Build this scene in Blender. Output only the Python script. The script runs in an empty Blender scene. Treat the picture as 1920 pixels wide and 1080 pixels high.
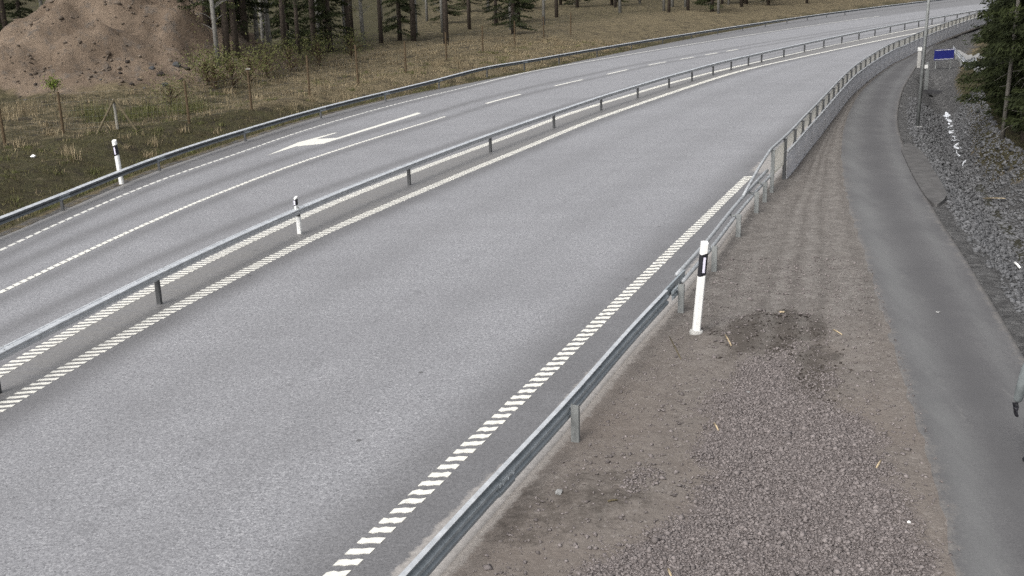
import bpy, bmesh, math, random
import numpy as np
from mathutils import Matrix, Vector
random.seed(7); RNG = np.random.default_rng(11)
SC = bpy.context.scene
COL = SC.collection

# ------------------------------------------------------------------ camera, sky, sun, exposure
CAM_F, CAM_P, CAM_R, CAM_H = 2049.2, 0.28371, -0.02777, 6.2      # focal (px of a 1920 frame), pitch down, roll, height
_c, _s = math.cos(CAM_P), math.sin(CAM_P)
FW = np.array([0, _c, -_s]); _U = np.array([0, _s, _c]); _R = np.array([1., 0, 0])
RT = math.cos(CAM_R) * _R + math.sin(CAM_R) * _U
UP = -math.sin(CAM_R) * _R + math.cos(CAM_R) * _U
cam = bpy.data.objects.new('camera', bpy.data.cameras.new('camera')); COL.objects.link(cam)
cam.data.sensor_width = 36; cam.data.lens = CAM_F / 1920 * 36
cam.data.clip_start = 0.1; cam.data.clip_end = 6000
M = Matrix(((RT[0], UP[0], -FW[0], 0), (RT[1], UP[1], -FW[1], 0), (RT[2], UP[2], -FW[2], CAM_H), (0, 0, 0, 1)))
cam.matrix_world = M
SC.camera = cam
SUN_EL, SUN_AZ = math.radians(48), math.radians(215)
wd = bpy.data.worlds.new('World'); SC.world = wd; wd.use_nodes = True
wn = wd.node_tree.nodes; wl = wd.node_tree.links
sky = wn.new('ShaderNodeTexSky'); sky.sky_type = 'NISHITA'; sky.sun_disc = False
sky.sun_elevation = SUN_EL; sky.sun_rotation = SUN_AZ
sky.air_density = 1.0; sky.dust_density = 6.0; sky.ozone_density = 1.0
hsv = wn.new('ShaderNodeHueSaturation'); hsv.inputs['Saturation'].default_value = 0.22       # overcast: the blue is veiled
wl.new(sky.outputs[0], hsv.inputs['Color']); wl.new(hsv.outputs[0], wn['Background'].inputs['Color'])
wn['Background'].inputs['Strength'].default_value = 0.15
sl = bpy.data.lights.new('sun', 'SUN'); sl.energy = 1.1; sl.angle = math.radians(22); sl.color = (1, .97, .93)
sun = bpy.data.objects.new('sun', sl); COL.objects.link(sun)
sun.rotation_euler = (math.pi / 2 - SUN_EL, 0, math.pi - SUN_AZ)
SC.view_settings.view_transform = 'Standard'; SC.view_settings.look = 'None'
SC.view_settings.exposure = 0.55; SC.view_settings.gamma = 1
SC.cycles.use_denoising = False; SC.cycles.max_bounces = 6; SC.cycles.transparent_max_bounces = 12

# ------------------------------------------------------------------ pixel rays to world points, curves
def ray(px):
    px = np.atleast_2d(np.array(px, float))
    return (px[:, :1] - 960) * RT - (px[:, 1:] - 540) * UP + CAM_F * FW
def gnd(px, z=0.):
    d = ray(px); t = (z - CAM_H) / d[:, 2]
    return d[:, :2] * t[:, None]
def height(b, ty, z=0.):
    x, y = gnd([b], z)[0]; lo, hi = 0., 9.
    for _ in range(40):
        m = (lo + hi) / 2; v = np.array([x, y, z + m - CAM_H]); py = 540 - CAM_F * (v @ UP) / (v @ FW)
        if py > ty: lo = m
        else: hi = m
    return lo
def catmull(P, n=14):
    P = np.asarray(P, float); Q = np.vstack([2 * P[0] - P[1], P, 2 * P[-1] - P[-2]]); out = []
    t = np.linspace(0, 1, n, endpoint=False)[:, None]
    for i in range(1, len(Q) - 2):
        a, b, c, d = Q[i - 1:i + 3]
        out.append(.5 * ((2 * b) + (c - a) * t + (2 * a - 5 * b + 4 * c - d) * t ** 2 + (3 * b - a - 3 * c + d) * t ** 3))
    out.append(Q[-2][None]); return np.vstack(out)
def resample(P, step):
    P = np.asarray(P, float); s = np.r_[0, np.cumsum(np.linalg.norm(np.diff(P, axis=0), axis=1))]
    n = max(2, int(round(s[-1] / step)) + 1); q = np.linspace(0, s[-1], n)
    return np.stack([np.interp(q, s, P[:, k]) for k in range(P.shape[1])], -1)
def smooth(P, k):
    P = P.copy()
    for _ in range(k): P[1:-1] = .25 * P[:-2] + .5 * P[1:-1] + .25 * P[2:]
    return P
def rot(v, a): return np.array([v[0] * math.cos(a) - v[1] * math.sin(a), v[0] * math.sin(a) + v[1] * math.cos(a)])
def curve(px, z=0., back=25., fwd=170., bend=-0.0016, sm=60, step=.4):
    """a ground curve through the given picture points, run on at both ends"""
    P = resample(catmull(gnd(px, z)), step); P = smooth(P, sm)
    d0 = P[0] - P[min(8, len(P) - 1)]; d0 /= np.linalg.norm(d0)
    d1 = P[-1] - P[max(-16, -len(P))]; d1 /= np.linalg.norm(d1)
    A = [P[0] + d0 * k for k in np.arange(back, .5, -1.)] if back else []
    B = []; p = P[-1].copy(); d = d1.copy()
    for k in range(int(fwd)):
        p = p + d; d = rot(d, bend); B.append(p.copy())
    return resample(np.vstack([x for x in (A, P, B) if len(x)]), step)
def sdist(X, Y, C):
    """signed distance to polyline C (left positive) and arc position"""
    X = np.ravel(X); Y = np.ravel(Y)
    if len(C) > 200: C = np.vstack([C[:-1:3], C[-1:]])
    a = C[:-1]; ab = C[1:] - a; L2 = (ab ** 2).sum(1); S = np.r_[0, np.cumsum(np.sqrt(L2))]
    D = np.empty(len(X)); T = np.empty(len(X))
    for i in range(0, len(X), 4000):
        p = np.stack([X[i:i + 4000], Y[i:i + 4000]], -1)[:, None]
        t = np.clip(((p - a) * ab).sum(-1) / L2, 0, 1); q = p - a - ab * t[..., None]; d2 = (q ** 2).sum(-1)
        j = d2.argmin(1); r = np.arange(len(j)); cr = ab[j, 0] * q[r, j, 1] - ab[j, 1] * q[r, j, 0]
        D[i:i + 4000] = np.sqrt(d2[r, j]) * np.sign(cr); T[i:i + 4000] = S[j] + t[r, j] * np.sqrt(L2[j])
    return D, T
def sst(a, b, x):
    t = np.clip((x - a) / (b - a), 0, 1); return t * t * (3 - 2 * t)
_nz = [(RNG.normal(size=2) , RNG.uniform(0, 6.28), ) for _ in range(40)]
def noise2(X, Y, scale, seed=0, octv=3):
    out = 0; amp = 1
    for o in range(octv):
        acc = 0
        for k in range(6):
            v, ph = _nz[(seed * 7 + o * 6 + k) % 40]; v = v / np.linalg.norm(v)
            f = (2 ** o) * 6.28 / scale * (0.7 + .1 * k)
            acc = acc + np.sin((X * v[0] + Y * v[1]) * f + ph + 1.7 * np.sin((X * v[1] - Y * v[0]) * f * .6 + ph * 2))
        out = out + amp * acc / 6; amp *= .5
    return out

GL = curve([(-60, 470), (19, 438), (130, 391), (227, 346), (324, 309), (480, 256), (562, 229), (724, 187), (870, 158), (1000, 133), (1110, 110)])      # left asphalt edge
LE = curve([(0, 470), (65, 438.5), (152, 400), (227, 367), (324, 328), (400, 304), (480, 276), (562, 247), (724, 200), (876, 163), (990, 135), (1139, 109)])
DL = curve([(4, 547), (160, 472), (318, 400), (403, 365.5), (546, 310), (659, 273), (757, 242), (836, 219), (910, 194), (1040, 161), (1140, 139), (1215, 122), (1295, 108)])
MP = curve([(0, 735), (297, 570), (560, 438), (767, 347), (919, 285), (1039, 240), (1126, 207), (1196, 184), (1253, 165), (1299, 152), (1335, 140), (1424, 118)])
ML = curve([(11, 692.6), (159, 605.6), (237, 563), (318, 523), (389, 489), (470, 450), (626, 379.6), (750, 331), (867, 287), (957, 255), (1061, 215), (1184, 177.5), (1278, 150), (1381, 125), (1439, 112)])
MR = curve([(7, 761), (62, 728), (241, 622), (370, 555), (470, 505), (582, 446), (724, 387), (854, 331), (925, 302), (1015, 265), (1103, 228), (1184, 200), (1265, 172), (1346, 145.5), (1404, 129), (1485, 111)])
ER = curve([(640, 1068), (735.6, 981), (870, 845), (990, 735), (1096, 630), (1148, 577), (1204, 525), (1265, 465), (1295, 436), (1350, 383), (1403, 331), (1440, 296), (1480, 262), (1520, 228), (1580, 172), (1640, 122)], sm=90)
SAND = curve([(730, 1073), (811, 995.6), (892, 911), (973, 841), (1057, 760), (1151, 638), (1195.6, 595.6), (1244, 553), (1279, 520), (1330, 462), (1395, 385), (1440, 322), (1482, 285), (1517, 250), (1556, 208), (1605, 156), (1648, 123)], sm=90)
NP = curve([(800, 1158), (938, 990), (1077, 830), (1185, 690), (1274, 587), (1337, 510), (1381, 445), (1416, 400), (1431, 380), (1446, 362), (1470, 337), (1492, 310), (1508, 288), (1534, 256), (1578, 199), (1603, 171), (1640, 141), (1672, 119.6), (1691, 111)], sm=14)
PL = curve([(1785, 1078), (1773, 974), (1759, 907), (1730, 834.6), (1701, 752.7), (1677, 671), (1657.6, 608), (1643, 564.5), (1618, 482.6), (1599, 426), (1582, 360), (1572, 290), (1577, 240), (1592, 200), (1612, 170), (1645, 140), (1676, 119), (1694, 111)], sm=20)
PR = curve([(2040, 900), (1980, 780), (1920, 672), (1898, 631), (1876, 593), (1841, 539), (1813, 489), (1781, 442), (1756, 405), (1728, 348), (1708, 300), (1688, 255), (1683, 215), (1693, 168), (1708, 141), (1721, 120), (1730, 110)], sm=20)
ST = curve([(2010, 600), (1960, 545), (1915, 478), (1890, 440), (1865, 400), (1850, 370), (1836, 342), (1820, 322), (1803, 298), (1790, 265), (1783, 240), (1774, 215), (1758, 192), (1742, 180)], z=-1.15, back=15, fwd=1, sm=14)
TR = curve([(2050, 340), (1960, 305), (1890, 270), (1862, 240), (1846, 200), (1836, 170), (1812, 140), (1822, 118)], z=.25, back=25, fwd=160, bend=-.002, sm=10)

# ------------------------------------------------------------------ terrain height
MOUND = gnd([(215, 168)])[0]; MOUND_B = gnd([(95, 172)])[0]; MOUND_C = gnd([(345, 150)])[0]
def terrain(X, Y):
    sh = np.shape(X); X = np.ravel(X); Y = np.ravel(Y)
    dL, _ = sdist(X, Y, GL); dR, _ = sdist(X, Y, PR); dR = -dR
    dS, tS = sdist(X, Y, ST); dT, _ = sdist(X, Y, TR)
    z = np.full(len(X), -.035)
    # left side: ditch, fence line, mound
    d = np.maximum(dL, 0)
    zl = -.035 - .42 * sst(.3, 2.0, d) + .55 * sst(2.6, 5.2, d) + .5 * sst(6, 14, d) + 2.5 * sst(15, 120, d)
    zl += .10 * noise2(X, Y, 2.3, 1) * sst(.6, 2, d) + .18 * noise2(X, Y, 7, 2) * sst(3, 7, d)
    for c, h, rx, ry in ((MOUND, 3.3, 8.5, 9.0), (MOUND_B, 1.6, 7.5, 8.5), (MOUND_C, 3.4, 8.0, 8.0)):
        r = np.sqrt(((X - c[0]) / rx) ** 2 + ((Y - c[1]) / ry) ** 2) + .09 * noise2(X, Y, 4, 3)
        zl = zl + h * (1 - sst(0, 1.15, r)) * sst(5.0, 7.5, d) + 0
    mw = np.clip((zl - .6) / 1.5, 0, 1); zl = zl + mw * (.42 * noise2(X, Y, 3.4, 2) + .2 * noise2(X, Y, 1.3, 5))
    z = np.where(dL > 0, zl, z)
    # right side: shoulder, ditch with the trickle, far bank
    inside = (dR > 0)
    a = dR / (np.abs(dR) + np.abs(dS) + 1e-6)
    near = -.035 - 1.12 * sst(.12, 1.0, a)
    b = np.abs(dS) / (np.abs(dS) + np.abs(dT) + 1e-6)
    far = -1.155 + 1.4 * sst(.02, 1.0, b)
    beyond_end = sst(-1.5, 1.5, Y - ST[-1, 1])
    zr = np.where(dS > 0, near, far)
    zr = zr * (1 - beyond_end) + (-.035 - .25 * sst(0, 1.5, dR)) * beyond_end
    zr = np.where(dT < 0, .245 + .12 * noise2(X, Y, 5, 4) + 2.5 * sst(4, 100, -dT), zr)
    zr = zr + (.05 * noise2(X, Y, 1.6, 5) + .05 * noise2(X, Y, 4.3, 6)) * sst(.5, 1.6, dR)
    z = np.where(inside & (dL < 0), zr, z)
    return z.reshape(sh)
def axis(lo, hi, fine, far_lo, far_hi, g=1.13):
    a = list(np.arange(lo, hi, fine)); s = fine
    while a[-1] < far_hi: s *= g; a.append(a[-1] + s)
    s = fine
    while a[0] > far_lo: s *= g; a.insert(0, a[0] - s)
    return np.array(a)
GX = axis(-30, 26, .3, -1500, 1500); GY = axis(14, 76, .3, -300, 2500)
TX, TY = np.meshgrid(GX, GY); TZ = terrain(TX, TY)
def zat(x, y):
    i = min(max(np.searchsorted(GX, x) - 1, 0), len(GX) - 2); j = min(max(np.searchsorted(GY, y) - 1, 0), len(GY) - 2)
    u = (x - GX[i]) / (GX[i + 1] - GX[i]); v = (y - GY[j]) / (GY[j + 1] - GY[j])
    return float(TZ[j, i] * (1 - u) * (1 - v) + TZ[j, i + 1] * u * (1 - v) + TZ[j + 1, i] * (1 - u) * v + TZ[j + 1, i + 1] * u * v)
def at(px, py):
    """the point of the terrain seen at a picture point"""
    d = ray([(px, py)])[0]; d = d / np.linalg.norm(d); t = 5.
    while t < 400:
        p = d * t; z = CAM_H + p[2]
        if z <= zat(p[0], p[1]): break
        t += .1
    return np.array([p[0], p[1], zat(p[0], p[1])])

# ------------------------------------------------------------------ mesh helpers
class MB:
    def __init__(s): s.v = []; s.f = []; s.m = []
    def add(s, vs, fs, mi=0):
        o = len(s.v); s.v += [tuple(map(float, q)) for q in vs]; s.f += [tuple(i + o for i in f) for f in fs]; s.m += [mi] * len(fs)
    def box(s, c, sz, rz=0., taper=1., mi=0):
        x, y, z = sz[0] / 2, sz[1] / 2, sz[2] / 2; vs = []
        for k, (a, b, e) in enumerate(((-1, -1, -1), (1, -1, -1), (1, 1, -1), (-1, 1, -1), (-1, -1, 1), (1, -1, 1), (1, 1, 1), (-1, 1, 1))):
            t = taper if e > 0 else 1; q = rot((a * x * t, b * y * t), rz); vs.append((c[0] + q[0], c[1] + q[1], c[2] + e * z))
        s.add(vs, [(3, 2, 1, 0), (4, 5, 6, 7), (0, 1, 5, 4), (1, 2, 6, 5), (2, 3, 7, 6), (3, 0, 4, 7)], mi)
    def tube(s, P, r, n=8, cap=True, mi=0):
        P = [np.array(p, float) for p in P]; rs = r if hasattr(r, '__len__') else [r] * len(P); vs = []; fs = []
        for i, p in enumerate(P):
            d = P[min(i + 1, len(P) - 1)] - P[max(i - 1, 0)]; d /= np.linalg.norm(d) + 1e-9
            ref = np.array([0, 0, 1.]) if abs(d[2]) < .9 else np.array([1., 0, 0])
            a = np.cross(d, ref); a /= np.linalg.norm(a); b = np.cross(d, a)
            for k in range(n): t = 2 * math.pi * k / n; vs.append(p + rs[i] * (a * math.cos(t) + b * math.sin(t)))
        for i in range(len(P) - 1):
            for k in range(n): fs.append((i * n + k, (i + 1) * n + k, (i + 1) * n + (k + 1) % n, i * n + (k + 1) % n))
        if cap: fs.append(tuple(range(n))); fs.append(tuple((len(P) - 1) * n + k for k in reversed(range(n))))
        s.add(vs, fs, mi)
    def sweep(s, line, prof, closed=True, mi=0):
        """profile (offset to the right of travel, height) swept along a 3-D line"""
        L = np.asarray(line, float); n = len(prof); vs = []; fs = []
        for i in range(len(L)):
            d = L[min(i + 1, len(L) - 1)] - L[max(i - 1, 0)]; h = np.array([d[1], -d[0]]); h /= np.linalg.norm(h) + 1e-9
            for o, z in prof: vs.append((L[i, 0] + h[0] * o, L[i, 1] + h[1] * o, L[i, 2] + z))
        e = n if closed else n - 1
        for i in range(len(L) - 1):
            for k in range(e): k2 = (k + 1) % n; fs.append((i * n + k, i * n + k2, (i + 1) * n + k2, (i + 1) * n + k))
        if closed: fs.append(tuple(reversed(range(n)))); fs.append(tuple((len(L) - 1) * n + k for k in range(n)))
        s.add(vs, fs, mi)
    def lathe(s, c, prof, n=12, mi=0):
        s.tube([(c[0], c[1], c[2] + z) for r, z in prof], [r for r, z in prof], n, True, mi)
    def build(s, name, mats, parent=None, shade=False, attrs=None):
        me = bpy.data.meshes.new(name); me.from_pydata(s.v, [], s.f)
        mats = mats if isinstance(mats, (list, tuple)) else [mats]
        for m in mats: me.materials.append(m)
        if len(mats) > 1: me.polygons.foreach_set('material_index', s.m)
        if shade: me.polygons.foreach_set('use_smooth', [True] * len(me.polygons))
        for k, (typ, dat) in (attrs or {}).items():
            at_ = me.attributes.new(k, typ, 'POINT'); at_.data.foreach_set('value' if typ == 'FLOAT' else 'color', np.ravel(dat).astype(np.float32))
        me.update(); o = bpy.data.objects.new(name, me); COL.objects.link(o)
        if parent: o.parent = parent
        return o
def tag(o, label=None, cat=None, group=None, kind=None):
    if label: o['label'] = label
    if cat: o['category'] = cat
    if group: o['group'] = group
    if kind: o['kind'] = kind
    return o
def thing(name, loc, label, cat, group=None, rz=0.):
    o = bpy.data.objects.new(name, None); COL.objects.link(o); o.location = tuple(map(float, loc)); o.rotation_euler = (0, 0, rz)
    o.empty_display_size = .2
    return tag(o, label, cat, group)
def copy_tree(o, parent=None):
    c = o.copy(); COL.objects.link(c); c.parent = parent
    for ch in [x for x in o.children]: copy_tree(ch, c)
    return c
def shifted(mb, loc, rz=0.):
    """world-space builder to the local space of a thing at loc"""
    v = []
    for x, y, z in mb.v:
        q = rot((x - loc[0], y - loc[1]), -rz); v.append((q[0], q[1], z - loc[2]))
    mb.v = v; return mb

# ------------------------------------------------------------------ materials
class NT:
    def __init__(s, name, rough=.8, spec=.3, metal=0.):
        s.m = bpy.data.materials.new(name); s.m.use_nodes = True; s.n = s.m.node_tree.nodes; s.l = s.m.node_tree.links
        s.b = s.n['Principled BSDF']; s.b.inputs['Roughness'].default_value = rough; s.b.inputs['Specular IOR Level'].default_value = spec
        s.b.inputs['Metallic'].default_value = metal; s.pos = s.node('ShaderNodeTexCoord').outputs['Object']
    def node(s, t, **k):
        n = s.n.new(t)
        for a, v in k.items(): setattr(n, a, v)
        return n
    def put(s, inp, v):
        if isinstance(v, bpy.types.NodeSocket): s.l.new(v, inp)
        elif isinstance(v, (tuple, list)) and len(v) == 3 and inp.type == 'RGBA': inp.default_value = (*v, 1)
        else: inp.default_value = v
    def noise(s, scale, detail=4, rough=.6, dist=0., vec=None):
        n = s.node('ShaderNodeTexNoise'); s.l.new(vec or s.pos, n.inputs['Vector']); n.inputs['Scale'].default_value = scale
        n.inputs['Detail'].default_value = detail; n.inputs['Roughness'].default_value = rough; n.inputs['Distortion'].default_value = dist
        return n.outputs['Fac']
    def vor(s, scale, out='Distance', feature='F1', vec=None, rnd=1.):
        n = s.node('ShaderNodeTexVoronoi', feature=feature); s.l.new(vec or s.pos, n.inputs['Vector']); n.inputs['Scale'].default_value = scale
        n.inputs['Randomness'].default_value = rnd
        return n.outputs[out]
    def ramp(s, fac, stops):
        n = s.node('ShaderNodeValToRGB'); s.l.new(fac, n.inputs[0]); e = n.color_ramp.elements
        while len(e) < len(stops): e.new(.5)
        for i, (p, c) in enumerate(stops): e[i].position = p; e[i].color = (*c, 1) if hasattr(c, '__len__') else (c, c, c, 1)
        return n.outputs[0]
    def mr(s, v, a, b, c=0., d=1.):
        n = s.node('ShaderNodeMapRange'); s.l.new(v, n.inputs[0])
        for i, q in enumerate((a, b, c, d)): n.inputs[1 + i].default_value = q
        return n.outputs[0]
    def mix(s, fac, a, b, mode='MIX'):
        n = s.node('ShaderNodeMix', data_type='RGBA', blend_type=mode); s.put(n.inputs[0], fac); s.put(n.inputs[6], a); s.put(n.inputs[7], b)
        return n.outputs[2]
    def math(s, op, a, b=0.):
        n = s.node('ShaderNodeMath', operation=op); s.put(n.inputs[0], a); s.put(n.inputs[1], b); return n.outputs[0]
    def attr(s, name, out='Fac'):
        n = s.node('ShaderNodeAttribute', attribute_name=name); return n.outputs[out]
    def sep(s, c):
        n = s.node('ShaderNodeSeparateColor'); s.l.new(c, n.inputs[0]); return n.outputs
    def stretch(s, sx, sy, sz, rz=0.):
        n = s.node('ShaderNodeMapping'); s.l.new(s.pos, n.inputs[0]); n.inputs['Scale'].default_value = (sx, sy, sz); n.inputs['Rotation'].default_value = (0, 0, rz); return n.outputs[0]
    def color(s, c): s.put(s.b.inputs['Base Color'], c); return s
    def bump(s, h, strength, dist=.02):
        n = s.node('ShaderNodeBump'); n.inputs['Strength'].default_value = strength; n.inputs['Distance'].default_value = dist
        s.l.new(h, n.inputs['Height']); s.l.new(n.outputs[0], s.b.inputs['Normal']); return s
def simple(name, c, rough=.7, spec=.3, metal=0., var=.25, scale=6., bump=0.):
    t = NT(name, rough, spec, metal); n = t.noise(scale, 5, .65)
    t.color(t.mix(t.mr(n, .3, .7), tuple(x * (1 - var) for x in c), tuple(min(1, x * (1 + var)) for x in c)))
    if bump: t.bump(n, bump)
    return t.m

def mat_road():
    t = NT('asphalt', .55, .85)
    sp = t.noise(46, 2, .7); sp2 = t.noise(12, 3, .6); big = t.noise(.35, 4, .6); st = t.noise(1., 4, .6, vec=t.stretch(.12, .9, 1, .36))
    stone = t.vor(42, 'Color'); sv = t.sep(stone)[0]
    gr = t.math('ADD', t.math('MULTIPLY', sp, .55), t.math('MULTIPLY', t.noise(17, 3, .8), .45)); c = t.mix(t.mr(gr, .37, .63), (.084, .084, .091), (.325, .327, .340))
    c = t.mix(t.mr(sv, .84, .97, 0, .7), c, (.38, .38, .39)); c = t.mix(t.mr(sv, .0, .14, .75, 0.), c, (.07, .07, .075))
    c = t.mix(t.mr(big, .3, .7, 0., .16), c, (.16, .155, .16)); c = t.mix(t.mr(st, .4, .75, 0., .22), c, (.13, .128, .135))
    dk = t.attr('dark'); sand = t.attr('sand'); dust = t.attr('dust')
    n2 = t.noise(.8, 5, .7); dkn = t.math('MULTIPLY', dk, t.mr(n2, .25, .65, .7, 1.15))
    c = t.mix(dkn, c, t.mix(t.mr(gr, .37, .63), (.06, .059, .061), (.155, .153, .157)))
    edge = t.math('ADD', dust, t.mr(t.noise(3., 5, .7, vec=t.stretch(.5, 2, 1, .36)), .3, .7, -.3, .3))
    c = t.mix(t.mr(edge, .3, .8, 0., .8), c, t.mix(t.mr(sp2, .3, .7), (.12, .115, .11), (.19, .183, .172)))
    ed = t.math('ADD', sand, t.mr(t.noise(5., 5, .7), .3, .7, -.35, .35))
    c = t.mix(t.mr(ed, .35, .7), c, t.mix(t.mr(sp2, .3, .7), (.20, .186, .173), (.31, .292, .275)))
    # hairline crack and patches
    cr = t.attr('crack'); w = t.noise(2.2, 5, .75)
    c = t.mix(t.math('MULTIPLY', cr, t.mr(w, .46, .62, 0, .28)), c, (.06, .058, .06))
    c = t.mix(t.mr(t.vor(.9), .035, .05, .8, 0), c, (.05, .048, .048)); c = t.mix(t.mr(t.noise(.22, 5, .7, .5), .45, .7, 0, .35), c, (.125, .124, .13)); t.color(c); t.bump(gr, .5, .012); return t.m
def mat_path():
    t = NT('worn_path_asphalt', .8, .3); sp = t.noise(45, 3, .7); big = t.noise(.5, 5, .6); st = t.noise(1., 5, .6, vec=t.stretch(2.2, .22, 1, .3)); p = t.noise(1.9, 5, .7)
    c = t.mix(t.mr(sp, .3, .7), (.060, .059, .061), (.122, .120, .122))
    c = t.mix(t.mr(st, .4, .7, 0, .3), c, (.12, .122, .12)); c = t.mix(t.mr(big, .42, .7, 0, .6), c, (.058, .057, .06))
    wk = t.noise(1., 5, .75, vec=t.stretch(3.2, .9, 1, -.5)); c = t.mix(t.mr(wk, .6, .68, 0, .3), c, (.17, .166, .16)); c = t.mix(t.mr(p, .62, .74, 0, .5), c, (.16, .155, .15))
    bd = t.attr('lane'); c = t.mix(t.math('MULTIPLY', bd, t.mr(big, .3, .6, .45, .8)), c, (.072, .071, .073)); lt = t.attr('worn'); c = t.mix(t.math('MULTIPLY', lt, t.mr(st, .3, .7, .2, .55)), c, (.145, .148, .147))
    e = t.math('ADD', t.attr('edge'), t.mr(t.noise(2.6, 6, .8), .3, .7, -.5, .5)); c = t.mix(t.mr(e, .6, 1.05, 0, .7), c, t.mix(t.mr(sp, .35, .65), (.10, .093, .086), (.185, .174, .163)))
    t.color(c); t.bump(sp, .25, .01); return t.m
def mat_verge():
    t = NT('gravel_verge', .92, .15); w = t.sep(t.attr('wt', 'Color')); sp = t.noise(26, 4, .75); md = t.noise(2.6, 6, .7); vc = t.sep(t.vor(25, 'Color'))
    grav = t.mix(t.mr(vc[0], 0, 1), (.11, .096, .092), (.215, .19, .184)); grav = t.mix(t.mr(vc[1], .85, 1), grav, (.29, .26, .25)); grav = t.mix(t.mr(t.vor(25), .3, .6, 0, .55), grav, (.05, .042, .04))
    dirt = t.mix(t.mr(md, .32, .68), (.085, .076, .07), (.175, .162, .15)); cs = t.noise(9, 5, .8); dirt = t.mix(t.mr(cs, .38, .64, .55, 0), dirt, (.07, .063, .057)); dirt = t.mix(t.mr(sp, .45, .7, 0, .5), dirt, (.22, .205, .19)); dirt = t.mix(t.mr(sp, .3, .44, .7, 0), dirt, (.045, .04, .036)); dirt = t.mix(t.mr(vc[2], .93, .97, 0, .5), dirt, (.28, .265, .25))
    lg = t.noise(.8, 5, .7, .6); br = t.attr('brown'); lg = t.noise(.8, 5, .7, .6); dirt = t.mix(br, dirt, t.mix(t.mr(lg, .3, .7, .35, .8), t.mix(.5, dirt, (.21, .182, .16)), (.115, .096, .083))); g = t.math('ADD', w[0], t.mr(lg, .3, .7, -.3, .2)); c = t.mix(t.mr(g, .25, .75), dirt, grav)
    d = t.math('ADD', w[1], t.mr(t.noise(3.5, 6, .75), .3, .7, -.35, .35)); c = t.mix(t.mr(d, .35, .75, 0, .85), c, t.mix(t.mr(sp, .3, .7), (.04, .034, .029), (.075, .066, .058)))
    s_ = t.math('ADD', w[2], t.mr(t.noise(4.5, 6, .75), .3, .7, -.35, .35)); c = t.mix(t.mr(s_, .35, .7, 0, .9), c, t.mix(t.mr(sp, .3, .7), (.16, .146, .134), (.25, .233, .216)))
    a = t.attr('wheel'); c = t.mix(t.math('MULTIPLY', a, t.mr(md, .3, .65, .05, .5)), c, t.mix(t.mr(sp, .3, .7), (.15, .14, .13), (.215, .203, .19))); a2 = t.attr('rut'); c = t.mix(t.math('MULTIPLY', a2, t.mr(lg, .35, .65, .0, .5)), c, (.066, .06, .055))
    t.color(c); h = t.math('ADD', t.math('MULTIPLY', t.mr(t.vor(25), 0, .6, 1, 0), w[0]), t.math('MULTIPLY', md, 2.)); t.bump(h, .6, .04); return t.m
def mat_terrain():
    t = NT('soil_and_grass', .95, .1); w = t.sep(t.attr('wt', 'Color')); fine = t.noise(14, 5, .75); md = t.noise(1.6, 6, .7); bg = t.noise(.45, 5, .65); vc = t.sep(t.vor(7, 'Color'))
    straw = t.mix(t.mr(fine, .3, .7), (.075, .06, .036), (.2, .165, .105)); straw = t.mix(t.mr(md, .45, .7, 0, .7), straw, (.07, .062, .034))
    green = t.mix(t.mr(fine, .3, .7), (.03, .029, .015), (.08, .075, .04)); green = t.mix(t.mr(md, .4, .7, 0, .75), green, (.06, .048, .03))
    sand = t.mix(t.mr(bg, .3, .7), (.098, .073, .053), (.185, .143, .107)); sand = t.mix(t.mr(fine, .25, .42, .6, 0), sand, (.025, .019, .014)); sand = t.mix(t.mr(md, .52, .66, 0, .8), sand, (.10, .09, .08)); sand = t.mix(t.mr(t.noise(3.5, 5, .8, 1.), .58, .66, 0, .8), sand, (.03, .025, .019))
    rock = t.mix(t.mr(vc[0], 0, 1), (.065, .064, .064), (.135, .134, .133)); rock = t.mix(t.mr(fine, .3, .7, 0, .4), rock, (.05, .05, .05))
    c = t.mix(t.mr(t.math('ADD', w[1], t.mr(md, .3, .7, -.3, .3)), .35, .65), straw, green)
    pa = t.noise(.9, 5, .75, .8); c = t.mix(t.mr(pa, .52, .62, 0, .75), c, (.032, .027, .021)); c = t.mix(t.mr(t.noise(1.3, 5, .8, 1.2), .6, .68, 0, .6), c, (.15, .125, .085))
    c = t.mix(t.mr(t.math('ADD', w[2], t.mr(bg, .3, .7, -.3, .3)), .35, .65), c, sand)
    c = t.mix(t.mr(t.math('ADD', w[0], t.mr(md, .3, .7, -.25, .25)), .35, .65), c, rock)
    t.color(c); t.bump(t.math('ADD', fine, t.math('MULTIPLY', md, 2.)), .8, .12); return t.m
def mat_stone(name, a, b, attr='shade'):
    t = NT(name, .9, .25); s_ = t.attr(attr); n = t.noise(20, 4, .7); c = t.mix(s_, a, b); c = t.mix(t.mr(n, .3, .7, 0, .35), c, tuple(x * .5 for x in a)); t.color(c); t.bump(n, .4, .01); return t.m
def mat_paint(name='white_road_paint', c=(.67, .66, .605), wear=.5):
    t = NT(name, .6, .4); n = t.noise(9, 5, .75); f = t.noise(40, 3, .7); k = t.mix(t.mr(f, .2, .8), tuple(x * .86 for x in c), c); k = t.mix(t.mr(n, .54, .7, 0, wear), k, (.28, .275, .265)); k = t.mix(t.mr(t.noise(55, 3, .8), .62, .72, 0, .8), k, (.15, .148, .145)); t.color(k); return t.m
def mat_zinc(name, a, b, rough=.55, metal=.55):
    t = NT(name, rough, .5, metal); n = t.noise(5, 5, .7); v = t.vor(40, 'Color'); st = t.noise(1., 4, .6, vec=t.stretch(9, 9, .8)); c = t.mix(t.mr(n, .3, .7), a, b); c = t.mix(t.mr(t.sep(v)[0], .6, 1, 0, .25), c, b); c = t.mix(t.mr(st, .55, .8, 0, .5), c, tuple(x * .55 for x in a))
    t.color(c); t.put(t.b.inputs['Roughness'], t.mr(n, .3, .7, rough - .1, rough + .15)); return t.m
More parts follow.
